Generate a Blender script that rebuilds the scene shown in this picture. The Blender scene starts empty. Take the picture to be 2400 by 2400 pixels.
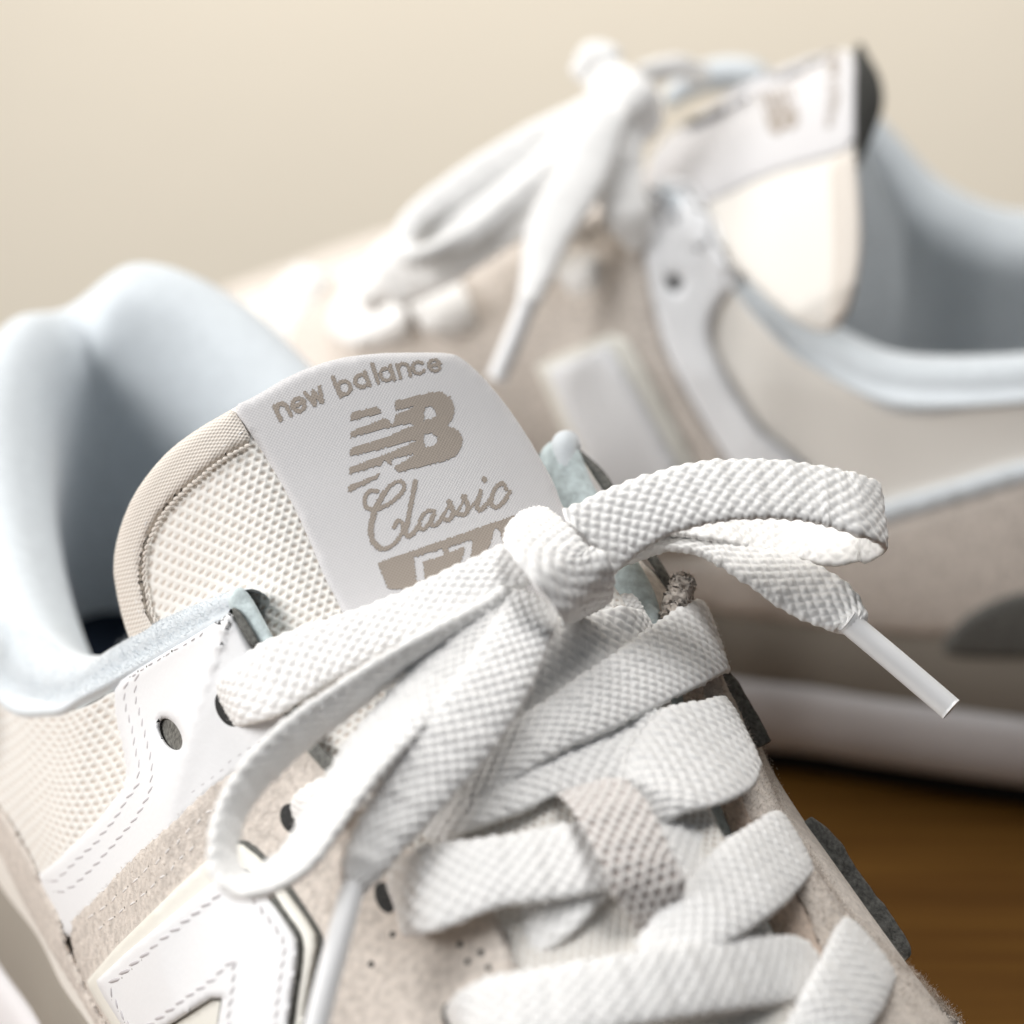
import bpy, math, random
import numpy as np
from mathutils import Vector
from mathutils.bvhtree import BVHTree
from mathutils.geometry import delaunay_2d_cdt

random.seed(7); rng = np.random.default_rng(7)
sc = bpy.context.scene
MM = 0.001
# ------------------------------------------------------------------ camera
FPX = 8120.0                      # focal length in pixels of the 2400 px photograph
PITCH = math.radians(23.0)
CAM = np.array([0.0, 0.0, 281.0])  # millimetres, table top is z = 0
Fw = np.array([0, math.cos(PITCH), -math.sin(PITCH)])
Rt = np.array([1.0, 0, 0])
Up = np.array([0, math.sin(PITCH), math.cos(PITCH)])
cd = bpy.data.cameras.new('camera'); co = bpy.data.objects.new('camera', cd)
sc.collection.objects.link(co); sc.camera = co
co.location = (0, 0, 0.281); co.rotation_euler = (math.radians(90) - PITCH, 0, 0)
cd.sensor_width = 36; cd.sensor_fit = 'HORIZONTAL'; cd.lens = FPX / 2400 * 36
cd.clip_start = 0.01; cd.clip_end = 50
cd.dof.use_dof = True; cd.dof.focus_distance = 0.452; cd.dof.aperture_fstop = 12.5
# ------------------------------------------------------------------ light
w = bpy.data.worlds.new('World'); sc.world = w; w.use_nodes = True
w.node_tree.nodes['Background'].inputs[0].default_value = (0.58, 0.78, 1.0, 1)
w.node_tree.nodes['Background'].inputs[1].default_value = 0.05
def area(name, loc, target, size, power, col=(1, 1, 1)):
    l = bpy.data.lights.new(name, 'AREA'); l.energy = power; l.color = col
    l.shape = 'RECTANGLE'; l.size = size[0]; l.size_y = size[1]
    o = bpy.data.objects.new(name, l); sc.collection.objects.link(o); o.location = loc
    o.rotation_euler = (Vector(target) - Vector(loc)).to_track_quat('-Z', 'Y').to_euler()
    return o
area('window_light', (-1.12, 0.68, 0.58), (0.0, 0.48, 0.06), (0.42, 0.55), 7.4, (1.0, 0.985, 0.965))
area('ceiling_light', (0.22, 0.80, 1.24), (0.0, 0.48, 0.06), (0.7, 0.6), 12.5, (1.0, 0.985, 0.965))
area('room_light', (-0.98, -0.08, 0.62), (0.0, 0.48, 0.06), (0.5, 0.5), 9.0, (1.0, 0.985, 0.965))
def spot(name, loc, target, power, angle, blend, col, radius):
    l = bpy.data.lights.new(name, 'SPOT'); l.energy = power; l.color = col; l.spot_size = math.radians(angle); l.spot_blend = blend; l.shadow_soft_size = radius
    o = bpy.data.objects.new(name, l); sc.collection.objects.link(o); o.location = loc
    o.rotation_euler = (Vector(target) - Vector(loc)).to_track_quat('-Z', 'Y').to_euler()
    return o
spot('wall_fill_spot', (0.03, 0.76, 0.62), (0.02, 1.05, -0.17), 22.0, 60, 0.8, (1.0, 0.97, 0.93), 0.08)  # added fill lamp, there only to brighten the backdrop wall
sc.view_settings.view_transform = 'Standard'; sc.view_settings.look = 'None'
sc.view_settings.exposure = 0.10; sc.view_settings.gamma = 1.0
sc.cycles.use_denoising = True
sc.cycles.max_bounces = 8; sc.cycles.diffuse_bounces = 5

# ------------------------------------------------------------------ geometry helpers (millimetres)
def ray(x, y):
    return Fw + Rt * ((x - 1200) / FPX) - Up * ((y - 1200) / FPX)
def Pd(x, y, d):
    return CAM + ray(x, y) * d
def depth(P):
    return float((np.asarray(P) - CAM) @ Fw)
def proj(P):
    v = np.asarray(P) - CAM; d = v @ Fw
    return 1200 + FPX * (v @ Rt) / d, 1200 - FPX * (v @ Up) / d

def cr(pts, n, closed=False):
    """Catmull-Rom through pts, n samples for each span."""
    P = np.asarray(pts, float); m = len(P); out = []
    if closed:
        idx = lambda i: P[i % m]; spans = range(m)
    else:
        Q = np.vstack([2 * P[0] - P[1], P, 2 * P[-1] - P[-2]]); idx = lambda i: Q[i + 1]; spans = range(m - 1)
    t = (np.arange(n) / n)[:, None]
    for i in spans:
        a, b, c, d = idx(i - 1), idx(i), idx(i + 1), idx(i + 2)
        out.append(0.5 * (2 * b + (c - a) * t + (2 * a - 5 * b + 4 * c - d) * t**2 + (3 * b - a - 3 * c + d) * t**3))
    if not closed: out.append(P[-1:].copy())
    return np.vstack(out)
def resample(P, n=None, step=None, closed=False):
    P = np.asarray(P, float)
    if closed: P = np.vstack([P, P[:1]])
    L = np.r_[0, np.cumsum(np.linalg.norm(np.diff(P, axis=0), axis=1))]
    if n is None: n = max(2, int(round(L[-1] / step)) + 1)
    s = np.linspace(0, L[-1], n)
    o = np.stack([np.interp(s, L, P[:, k]) for k in range(P.shape[1])], 1)
    return o[:-1] if closed else o

ROOT = {'loc': np.zeros(3)}
def link(o, parent):
    sc.collection.objects.link(o)
    if parent is not None: o.parent = parent
    return o
def mesh(name, V, faces, mat, parent, smooth=True, uv=None, flip=False):
    """faces: (n,3|4) int array, or list of lists. V in world mm; stored relative to the thing's base."""
    V = np.asarray(V, float)
    me = bpy.data.meshes.new(name)
    if isinstance(faces, np.ndarray):
        F = faces[:, ::-1] if flip else faces
        n, k = F.shape
        me.vertices.add(len(V)); me.vertices.foreach_set('co', ((V - ROOT['loc']) * MM).astype(np.float32).ravel())
        me.loops.add(n * k); me.loops.foreach_set('vertex_index', F.astype(np.int32).ravel())
        me.polygons.add(n); me.polygons.foreach_set('loop_start', np.arange(0, n * k, k, dtype=np.int32))
        if smooth: me.polygons.foreach_set('use_smooth', np.ones(n, bool))
        if uv is not None:
            ul = me.uv_layers.new(name='UVMap'); ul.data.foreach_set('uv', np.asarray(uv, np.float32)[F.ravel()].ravel())
        me.update(calc_edges=True); me.validate()
    else:
        me.from_pydata([tuple(v) for v in (V - ROOT['loc']) * MM], [], faces); me.update()
        if smooth: me.shade_smooth()
    me.materials.append(mat)
    return link(bpy.data.objects.new(name, me), parent)
def grid_faces(nu, nv, wrap_u=False, wrap_v=False):
    iu = np.arange(nu if wrap_u else nu - 1); iv = np.arange(nv if wrap_v else nv - 1)
    a, b = np.meshgrid(iu, iv, indexing='ij'); a = a.ravel(); b = b.ravel(); a2 = (a + 1) % nu; b2 = (b + 1) % nv
    return np.stack([a * nv + b, a2 * nv + b, a2 * nv + b2, a * nv + b2], 1)

class Surf:
    """a smooth carrier surface (grid nu x nv of world points) that pixels can be laid on"""
    def __init__(s, G, T=None):
        s.nu, s.nv = G.shape[:2]; s.G = G; s.dm = float(np.mean((G.reshape(-1, 3) - CAM) @ Fw))
        V = G.reshape(-1, 3); s.V = V; s.F = grid_faces(s.nu, s.nv)
        du = np.gradient(G, axis=0); dv = np.gradient(G, axis=1)
        N = np.cross(du, dv); N /= np.maximum(np.linalg.norm(N, axis=2, keepdims=True), 1e-9)
        s.N = N.reshape(-1, 3)
        s.T = None if T is None else T.reshape(-1, 2)
        s.bvh = BVHTree.FromPolygons([tuple(v) for v in V], [tuple(int(i) for i in q) for q in s.F], epsilon=0.0)
    def hit(s, x, y):
        r = ray(x, y); r = r / np.linalg.norm(r)
        loc, nor, idx, dist = s.bvh.ray_cast(Vector(CAM), Vector(r))
        if loc is None:
            # off the surface: nearest point of the surface to the ray at its mean depth
            for it in range(1):
                d = s.dm
                q = Pd(x, y, d)
                for k in range(6):
                    l2, n2, i2, dd = s.bvh.find_nearest(Vector(q)); q = Pd(x, y, depth(l2))
                loc, idx = Vector(q), i2
        P = np.array(loc); q = s.F[idx]; c4 = s.V[q]; a, b = .5, .5
        for _ in range(3):      # inverse bilinear on the quad
            X = c4[0] * (1 - a) * (1 - b) + c4[1] * a * (1 - b) + c4[2] * a * b + c4[3] * (1 - a) * b
            e1 = (c4[1] - c4[0]) * (1 - b) + (c4[2] - c4[3]) * b; e2 = (c4[3] - c4[0]) * (1 - a) + (c4[2] - c4[1]) * a; d_ = P - X
            A11, A12, A22 = e1 @ e1 + 1e-12, e1 @ e2, e2 @ e2 + 1e-12; dt = A11 * A22 - A12 * A12 + 1e-15
            r1, r2 = e1 @ d_, e2 @ d_
            a += (A22 * r1 - A12 * r2) / dt; b += (A11 * r2 - A12 * r1) / dt
            a = min(1.5, max(-.5, a)); b = min(1.5, max(-.5, b))
        dd = np.array([(1 - a) * (1 - b), a * (1 - b), a * b, (1 - a) * b])
        n = (s.N[q] * dd[:, None]).sum(0); n /= np.linalg.norm(n)
        if n @ r > 0: n = -n
        t = None if s.T is None else (s.T[q] * dd[:, None]).sum(0)
        return P, n, t

def lift(P, n, h):
    """raise a point that lies on a surface by h (mm) so that it keeps its outline in plan"""
    r = np.asarray(P) - CAM; r = r / np.linalg.norm(r, axis=-1, keepdims=True)
    c = np.maximum(-(r * n).sum(-1, keepdims=True), .42)
    return P - r * (np.asarray(h)[..., None] / c)
def inside(poly, pts):
    x, y = pts[:, 0], pts[:, 1]; c = np.zeros(len(pts), bool); n = len(poly)
    for i in range(n):
        x1, y1 = poly[i]; x2, y2 = poly[(i + 1) % n]
        if y1 == y2: continue
        k = ((y1 > y) != (y2 > y)) & (x < (x2 - x1) * (y - y1) / (y2 - y1) + x1)
        c ^= k
    return c
def seg_dist(poly, pts, closed=True):
    d = np.full(len(pts), 1e9); n = len(poly)
    for i in range(n if closed else n - 1):
        a = poly[i]; b = poly[(i + 1) % n]; ab = b - a; L = ab @ ab + 1e-9
        t = np.clip(((pts - a) @ ab) / L, 0, 1); q = a + t[:, None] * ab
        d = np.minimum(d, np.linalg.norm(pts - q, axis=1))
    return d

def panel(name, poly, surf, mat, parent, off=0.0, thick=0.8, rnd=0.7, res=12, holes=(), smooth=2, disp=None, edge=8, skirt=1.0, jag=0.0, uvf=None):
    """a sheet cut to an outline (pixels of the photograph) and laid on a carrier surface"""
    def prep(pl):
        p = np.asarray(pl, float)
        for _ in range(smooth):
            q = np.roll(p, -1, 0); p = np.stack([p * .75 + q * .25, p * .25 + q * .75], 1).reshape(-1, 2)
        p = resample(p, step=edge, closed=True)
        if jag: p = p + rng.normal(0, jag, p.shape)
        return p
    B = prep(poly); H = [prep(h) for h in holes]
    lo, hi = B.min(0), B.max(0)
    gx, gy = np.meshgrid(np.arange(lo[0], hi[0], res), np.arange(lo[1], hi[1], res * .87))
    gx[1::2] += res / 2
    pts = np.stack([gx.ravel(), gy.ravel()], 1)
    k = inside(B, pts); pts = pts[k]; pts = pts[seg_dist(B, pts) > min(edge, res) * .55]
    for h in H:
        pts = pts[~inside(h, pts)]; pts = pts[seg_dist(h, pts) > min(edge, res) * .55]
    allp = np.vstack([B] + H + [pts]); edges = []; o = 0
    for c in [B] + H:
        n = len(c); edges += [(o + i, o + (i + 1) % n) for i in range(n)]; o += n
    nb = o
    vs, es, fs, ov, oe, of = delaunay_2d_cdt([Vector(p) for p in allp], edges, [], 1, 1e-4)
    P2 = np.array([tuple(v) for v in vs]); tri = np.array([f for f in fs if len(f) == 3])
    cen = P2[tri].mean(1); keep = inside(B, cen)
    for h in H: keep &= ~inside(h, cen)
    tri = tri[keep]
    db = seg_dist(B, P2)
    for h in H: db = np.minimum(db, seg_dist(h, P2))
    V = np.zeros((len(P2), 3)); Nn = np.zeros_like(V); UV = np.zeros((len(P2), 2))
    for i, (x, y) in enumerate(P2):
        V[i], Nn[i], t = surf.hit(x, y)
        UV[i] = t if t is not None else (x / 18.0, y / 18.0)
    e = np.clip(db / 18.0 / max(rnd, 1e-3), 0, 1)
    h = off + thick * (0.3 + 0.7 * np.sqrt(np.maximum(0, 1 - (1 - e)**2)))
    if disp is not None: h = h + disp(UV, P2) * np.clip(db / 14.0, 0, 1)
    top = lift(V, Nn, h)
    # orientation: make triangles face along the normals
    fn = np.cross(top[tri[:, 1]] - top[tri[:, 0]], top[tri[:, 2]] - top[tri[:, 0]])
    s = (fn * Nn[tri[:, 0]]).sum(1) < 0; tri[s] = tri[s][:, ::-1]
    # skirt along the border
    ed = {}
    for a, b, c in tri:
        for u, v in ((a, b), (b, c), (c, a)): ed[(u, v)] = 1
    bd = [(u, v) for (u, v) in ed if (v, u) not in ed]
    bi = sorted({u for q in bd for u in q}); mp = {u: len(P2) + j for j, u in enumerate(bi)}
    low = lift(V[bi], Nn[bi], np.full(len(bi), off - skirt)); VV = np.vstack([top, low]); UU = np.vstack([UV, UV[bi]])
    sk = [(v, u, mp[u]) for u, v in bd] + [(v, mp[u], mp[v]) for u, v in bd]
    F = np.vstack([tri, np.array(sk, int)]) if sk else tri
    if uvf is not None: UU = uvf(UU)
    return mesh(name, VV, F, mat, parent, uv=UU)

# ------------------------------------------------------------------ materials
def M(name, col, rough=0.6, spec=0.3, sheen=0.0, bump=None, var=None, build=None):
    m = bpy.data.materials.new(name); m.use_nodes = True; nt = m.node_tree; b = nt.nodes['Principled BSDF']
    b.inputs['Base Color'].default_value = (*col, 1); b.inputs['Roughness'].default_value = rough
    b.inputs['Specular IOR Level'].default_value = spec
    if sheen: b.inputs['Sheen Weight'].default_value = sheen; b.inputs['Sheen Roughness'].default_value = 0.4
    tc = nt.nodes.new('ShaderNodeTexCoord')
    if var:   # (scale, amount, detail)
        n = nt.nodes.new('ShaderNodeTexNoise'); n.inputs['Scale'].default_value = var[0]; n.inputs['Detail'].default_value = var[2] if len(var) > 2 else 4
        nt.links.new(tc.outputs['Object'], n.inputs['Vector'])
        r = nt.nodes.new('ShaderNodeValToRGB'); r.color_ramp.elements[0].position = 0.3; r.color_ramp.elements[1].position = 0.7
        r.color_ramp.elements[0].color = (*[c * (1 - var[1]) for c in col], 1); r.color_ramp.elements[1].color = (*[min(1, c * (1 + var[1] * .6)) for c in col], 1)
        nt.links.new(n.outputs['Fac'], r.inputs['Fac']); nt.links.new(r.outputs['Color'], b.inputs['Base Color'])
    if bump:  # (scale, strength, distance mm)
        n = nt.nodes.new('ShaderNodeTexNoise'); n.inputs['Scale'].default_value = bump[0]; n.inputs['Detail'].default_value = 6
        nt.links.new(tc.outputs['Object'], n.inputs['Vector'])
        k = nt.nodes.new('ShaderNodeBump'); k.inputs['Strength'].default_value = bump[1]; k.inputs['Distance'].default_value = bump[2] * MM
        nt.links.new(n.outputs['Fac'], k.inputs['Height']); nt.links.new(k.outputs['Normal'], b.inputs['Normal'])
    return m
def weave_mat(name, col, dark, px, py, amt=0.5, rough=0.7, bump=0.4, dist=0.15):
    """fabric whose thread pattern comes from the UV map (in mm)"""
    m = M(name, col, rough, 0.25, 0.2); nt = m.node_tree; b = nt.nodes['Principled BSDF']
    uv = nt.nodes.new('ShaderNodeUVMap'); sp = nt.nodes.new('ShaderNodeSeparateXYZ'); nt.links.new(uv.outputs[0], sp.inputs[0])
    def mth(op, a, bb=None):
        n = nt.nodes.new('ShaderNodeMath'); n.operation = op
        for i, v in enumerate((a, bb)):
            if v is None: continue
            if isinstance(v, (int, float)): n.inputs[i].default_value = v
            else: nt.links.new(v, n.inputs[i])
        return n.outputs[0]
    a = mth('SINE', mth('MULTIPLY', sp.outputs[0], 2 * math.pi / px)); c = mth('SINE', mth('MULTIPLY', sp.outputs[1], 2 * math.pi / py))
    h = mth('MULTIPLY', a, c)
    f = mth('ADD', mth('MULTIPLY', h, 0.5), 0.5)
    mx = nt.nodes.new('ShaderNodeMix'); mx.data_type = 'RGBA'
    mx.inputs[6].default_value = (*dark, 1); mx.inputs[7].default_value = (*col, 1)
    rp = nt.nodes.new('ShaderNodeMapRange'); rp.inputs[1].default_value = 0.0; rp.inputs[2].default_value = amt
    nt.links.new(f, rp.inputs[0]); nt.links.new(rp.outputs[0], mx.inputs[0]); nt.links.new(mx.outputs[2], b.inputs['Base Color'])
    k = nt.nodes.new('ShaderNodeBump'); k.inputs['Strength'].default_value = bump; k.inputs['Distance'].default_value = dist * MM
    nt.links.new(f, k.inputs['Height']); nt.links.new(k.outputs['Normal'], b.inputs['Normal'])
    return m

m_lace = M('lace_cotton', (0.91, 0.905, 0.895), 0.45, 0.4, 0.2, bump=(6500, 0.18, 0.05))
m_aglet = M('aglet_plastic', (0.86, 0.865, 0.875), 0.3, 0.5)
m_leather = M('white_leather', (0.87, 0.88, 0.90), 0.48, 0.35, bump=(1100, 0.35, 0.12))
m_suede = M('beige_suede', (0.73, 0.665, 0.605), 0.95, 0.1, 0.35, bump=(1700, 0.9, 0.3), var=(900, 0.22, 6))
m_suede_cut = M('suede_cut_edge', (0.74, 0.62, 0.53), 0.95, 0.1, 0.3, bump=(2200, 0.9, 0.3), var=(1500, 0.2, 6))
m_lining = M('terry_lining', (0.74, 0.79, 0.83), 0.95, 0.1, 0.5, bump=(2600, 0.55, 0.2), var=(500, 0.05))
m_foam = M('blue_foam', (0.60, 0.685, 0.70), 0.95, 0.1, 0.2, bump=(2400, 0.7, 0.2), var=(700, 0.25, 5))
m_grey = M('grey_backing', (0.16, 0.16, 0.15), 0.9, 0.15, bump=(2600, 0.8, 0.15), var=(1800, 0.5, 6))
m_cream = M('cream_logo_layer', (0.85, 0.835, 0.77), 0.45, 0.4)
m_thread = M('grey_thread', (0.60, 0.585, 0.605), 0.5, 0.4, bump=(6000, 0.4, 0.05))
m_thread_w = M('white_thread', (0.86, 0.84, 0.83), 0.5, 0.4, bump=(6000, 0.4, 0.05))
m_mesh = M('cream_mesh', (0.86, 0.825, 0.77), 0.6, 0.3, 0.2)
m_label = weave_mat('label_weave', (0.715, 0.705, 0.715), (0.61, 0.60, 0.61), 0.5, 0.5, 0.7, 0.55, 0.5, 0.06)
m_print = weave_mat('label_thread', (0.40, 0.345, 0.30), (0.30, 0.26, 0.22), 0.5, 0.5, 0.7, 0.6, 0.5, 0.05)
m_tape = weave_mat('binding_tape', (0.84, 0.79, 0.73), (0.66, 0.59, 0.52), 0.72, 0.55, 0.8, 0.6, 0.8, 0.14)
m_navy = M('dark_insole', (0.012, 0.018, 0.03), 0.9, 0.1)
m_inner = M('inner_lining', (0.60, 0.68, 0.76), 0.95, 0.1, 0.4, bump=(1800, 0.5, 0.2))
m_midgrey = M('grey_midsole', (0.31, 0.28, 0.24), 0.85, 0.2, bump=(900, 0.3, 0.2))
m_midwhite = M('white_midsole', (0.82, 0.80, 0.81), 0.6, 0.3, bump=(700, 0.2, 0.2))
m_rubber = M('black_rubber', (0.012, 0.012, 0.012), 0.8, 0.2)
m_hole = M('eyelet_dark', (0.05, 0.05, 0.05), 0.9, 0.1)
m_dot = M('punched_hole_felt', (0.18, 0.175, 0.16), 0.95, 0.1, bump=(3000, 0.8, 0.2), var=(1600, 0.5, 6))
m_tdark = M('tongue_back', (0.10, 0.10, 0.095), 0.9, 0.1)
# mesh fabric with darker pits, pattern shared with the geometry below
def knit(u, v, p=1.22):
    """height of an open knit: staggered pits in rows"""
    r = np.floor(v / (p * .82)); fu = (u / p + 0.5 * (r % 2)) % 1 - .5; fv = (v / (p * .82)) % 1 - .5
    d = (fu / .30)**2 + (fv / .36)**2
    pit = -np.exp(-d * 1.5)
    strand = 0.35 * np.cos(2 * np.pi * fu * 2) * np.cos(2 * np.pi * fv)
    return pit * .36 + strand * .26
def knit_mat(name, col, dark, p=1.22):
    m = M(name, col, 0.55, 0.35, 0.2, bump=(5000, 0.5, 0.08)); nt = m.node_tree; b = nt.nodes['Principled BSDF']
    at = nt.nodes.new('ShaderNodeAttribute'); at.attribute_name = 'pit'
    mx = nt.nodes.new('ShaderNodeMix'); mx.data_type = 'RGBA'
    mx.inputs[6].default_value = (*col, 1); mx.inputs[7].default_value = (*dark, 1)
    nt.links.new(at.outputs['Fac'], mx.inputs[0]); nt.links.new(mx.outputs[2], b.inputs['Base Color'])
    return m
m_knit = knit_mat('cream_knit', (0.88, 0.86, 0.82), (0.50, 0.395, 0.31))
m_knit2 = knit_mat('grey_knit', (0.83, 0.80, 0.775), (0.36, 0.29, 0.26))
def set_pit(o, p=1.22, lo_=0.125, k=0.85):
    me = o.data; n = len(me.vertices); L = np.empty(len(me.loops), np.int32); me.loops.foreach_get('vertex_index', L)
    uv = np.empty(len(me.loops) * 2, np.float32); me.uv_layers[0].data.foreach_get('uv', uv); uv = uv.reshape(-1, 2)
    U = np.zeros((n, 2)); U[L] = uv
    h = knit(U[:, 0], U[:, 1], p); a = me.attributes.new('pit', 'FLOAT', 'POINT')
    a.data.foreach_set('value', np.clip((-h - lo_) / 0.18, 0, 1).astype(np.float32) * k)

# wood and wall
def wood():
    m = M('brown_wood', (0.2, 0.1, 0.03), 0.75, 0.08); nt = m.node_tree; b = nt.nodes['Principled BSDF']
    tc = nt.nodes.new('ShaderNodeTexCoord'); mp = nt.nodes.new('ShaderNodeMapping'); mp.inputs['Scale'].default_value = (3, 60, 3)
    n = nt.nodes.new('ShaderNodeTexNoise'); n.inputs['Scale'].default_value = 3; n.inputs['Detail'].default_value = 8; n.inputs['Distortion'].default_value = 0.6
    r = nt.nodes.new('ShaderNodeValToRGB'); r.color_ramp.elements[0].color = (0.085, 0.036, 0.006, 1); r.color_ramp.elements[1].color = (0.15, 0.070, 0.013, 1)
    r.color_ramp.elements[0].position = 0.32; r.color_ramp.elements[1].position = 0.68
    nt.links.new(tc.outputs['Object'], mp.inputs[0]); nt.links.new(mp.outputs[0], n.inputs['Vector']); nt.links.new(n.outputs['Fac'], r.inputs[0])
    nt.links.new(r.outputs[0], b.inputs['Base Color'])
    k = nt.nodes.new('ShaderNodeBump'); k.inputs['Strength'].default_value = 0.2; k.inputs['Distance'].default_value = 0.0003
    nt.links.new(n.outputs['Fac'], k.inputs['Height']); nt.links.new(k.outputs['Normal'], b.inputs['Normal'])
    return m
m_wood = wood()
m_wall = M('cream_wall', (0.82, 0.745, 0.625), 0.9, 0.1, var=(2.2, 0.035, 3), bump=(60, 0.15, 0.6))

# ------------------------------------------------------------------ the setting
def box(name, lo, hi, mat, bevel=0.0):
    lo = np.array(lo, float); hi = np.array(hi, float)
    V = [(x, y, z) for x in (lo[0], hi[0]) for y in (lo[1], hi[1]) for z in (lo[2], hi[2])]
    F = [[0, 1, 3, 2], [4, 6, 7, 5], [0, 4, 5, 1], [2, 3, 7, 6], [0, 2, 6, 4], [1, 5, 7, 3]]
    o = mesh(name, V, F, mat, None, smooth=False); o['kind'] = 'structure'
    if bevel:
        b = o.modifiers.new('bevel', 'BEVEL'); b.width = bevel * MM; b.segments = 3
    return o
ROOT['loc'] = np.zeros(3)
box('table', (-700, -300, -30), (900, 735, 0), m_wood, 3)
box('wall', (-2500, 1050, -900), (2500, 1090, 1600), m_wall)

# ------------------------------------------------------------------ the shoe body (local axes: s heel to toe, w across, z up)
# stations: (base s, w, z), (top s, w, z) from heel to toe; the camera-side wall has negative w
LEFT = [((0,0,32),(5,0,78)),((5,-20,32),(9,-15,82)),((24,-35,32),(25,-27,78)),((55,-41,31),(52,-35.5,67)),((81,-43.5,30.5),(81,-41,60)),
 ((99,-44,30),(103,-41,67)),((112,-45.5,29),(114,-40,74)),((122,-46,28.5),(125,-37,82)),((135,-47,27.5),(142,-33,94.5)),((146,-48,27),(147,-32,96)),
 ((160,-49,26),(158,-30,87.5)),((172,-50,25.5),(168,-28.5,82.5)),((187,-51,25),(183,-25.5,79)),((200,-51,25),(195,-22.5,77)),((212,-51,25),(207,-24,73)),
 ((222,-50.5,25),(214,-23,68)),((236,-48,25),(221,-15,64)),((254,-43,25.5),(230,-6,61)),((276,-31,26),(250,-5,53)),((291,-17,27),(276,-5,44)),((298,-4,28),(294,-5,35))]
RIGHT = [((0,0,32),(5,0,78)),((5,20,32),(9,15,82)),((24,35,32),(25,27,79)),((55,40,31),(52,34.5,69)),((81,40,30.5),(81,37,61)),
 ((99,40,30),(100,34,70)),((110,40.5,29),(112,31,82)),((118,41,28.5),(120,28.5,92)),((127,41,27.5),(127,26,99)),((135,41.5,27),(138,25.5,96)),
 ((155,42,26),(155,24,90)),((168,43,25.5),(167.5,19,80)),((187,44,25),(188.5,14,71.5)),((205,44,25),(210,9,65)),
 ((225,42,25),(220,3,63.5)),((247,37,25.5),(230,-4,61)),((272,25,26),(250,-5,53)),((289,12,27),(276,-5,44)),((298,-4,28),(294,-5,35))]
CREST_L = [(148,-30.5,99.5),(143,-31,98.8),(126,-33.5,88.8),(115,-36,81),(104,-37,74.2),(82,-36.5,68),(52,-31,74),(24,-22,84),(9,-11,89.5),(4,0,88.5)]
CREST_R = [(9,11,96),(24,22,92),(52,30,79),(81,32.5,70),(100,30,76),(112,28,88),(120,26.5,97),(127,24.5,103)]

class Shoe:
    def __init__(s, O, D, C):
        s.O, s.D, s.C = np.array(O, float), np.array(D, float), np.array(C, float)
    def W(s, P):
        P = np.asarray(P, float)
        return s.O + P[..., :1] * s.D + P[..., 1:2] * s.C + P[..., 2:3] * np.array([0, 0, 1.0])
    def wall(s, st, side, nv=44, sub=10, lip=5.0):
        base = cr([q[0] for q in st], sub); top = cr([q[1] for q in st], sub)
        n = len(base); rows = []
        tan = np.gradient(base, axis=0); out = np.stack([tan[:, 1], -tan[:, 0]], 1) * (1 if side > 0 else -1)
        out = -out if side < 0 else out
        out /= np.linalg.norm(out, axis=1, keepdims=True)
        c = base[:, :2] - np.array([120, 0.0]); sg = np.sign((out * c).sum(1)); out *= np.where(sg == 0, 1, sg)[:, None]
        S = np.clip((base[:, 0] - 118) / 30, 0, 1)     # 0 collar, 1 lacing zone
        dz = top[:, 2] - base[:, 2]; pl = np.linalg.norm(top[:, :2] - base[:, :2], axis=1)
        k2 = np.where(side < 0, .50, .84); kz = np.where(side < 0, .22, .05)
        c1 = base.copy(); c1[:, :2] += out * (1.5 + 2.5 * (1 - S))[:, None]; c1[:, 2] += dz * .45
        dirp = (base[:, :2] - top[:, :2]) / np.maximum(pl, 1e-3)[:, None]
        c2 = top.copy(); c2[:, :2] += (dirp * (pl * k2)[:, None]) * S[:, None] + out * (1.5 * (1 - S))[:, None]; c2[:, 2] -= dz * (kz * S + .3 * (1 - S))
        t = np.linspace(0, 1, nv)
        base0 = base.copy(); base = base.copy(); base[:, 2] -= 6
        G = np.zeros((n, nv + 4, 3))
        for j, tt in enumerate(t):
            G[:, j] = base * (1 - tt)**3 + 3 * c1 * tt * (1 - tt)**2 + 3 * c2 * tt**2 * (1 - tt) + top * tt**3
        inw = np.stack([-dirp[:, 0] * .3, -dirp[:, 1]], 1)
        for k in range(4):     # lip folding over into the throat
            f = (k + 1) / 4
            G[:, nv + k] = top; G[:, nv + k, :2] += inw * (lip * f) * S[:, None]; G[:, nv + k, 2] -= (lip * .65 * f**1.7) * S + 0.05 * (k + 1)
        s_len = np.cumsum(np.r_[0, np.linalg.norm(np.diff(G[:, nv // 2], axis=0), axis=1)])
        v_len = np.cumsum(np.r_[0, np.linalg.norm(np.diff(G[n // 2], axis=0), axis=1)])
        T = np.zeros((n, nv + 4, 2)); T[..., 0] = s_len[:, None]; T[..., 1] = v_len[None]
        return G, T, base0
    def tongue_surf(s, ctr, half=50, k=0.0075, k4=0.0, nu=60, sub=8):
        c = cr(ctr, sub); n = len(c)
        tg = np.gradient(c, axis=0); nrm = np.stack([-tg[:, 2], 0 * tg[:, 0], tg[:, 0]], 1); nrm /= np.linalg.norm(nrm, axis=1, keepdims=True)
        nrm *= np.sign(nrm[:, 2:3] + 1e-9)
        u = np.linspace(-half, half, nu)
        G = c[:, None, :] + u[None, :, None] * np.array([0, 1.0, 0]) - nrm[:, None, :] * (k * u**2 + k4 * np.maximum(-u - 22, 0)**2)[None, :, None]
        al = np.cumsum(np.r_[0, np.linalg.norm(np.diff(c, axis=0), axis=1)])
        ua = np.cumsum(np.r_[0, np.hypot(np.diff(u), np.diff(k * u**2 + k4 * np.maximum(-u - 22, 0)**2))]); ua -= np.interp(0, u, ua)
        T = np.zeros((n, nu, 2)); T[..., 0] = (u + .3 * (ua - u))[None]; T[..., 1] = al[:, None]
        return G, T

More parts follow.
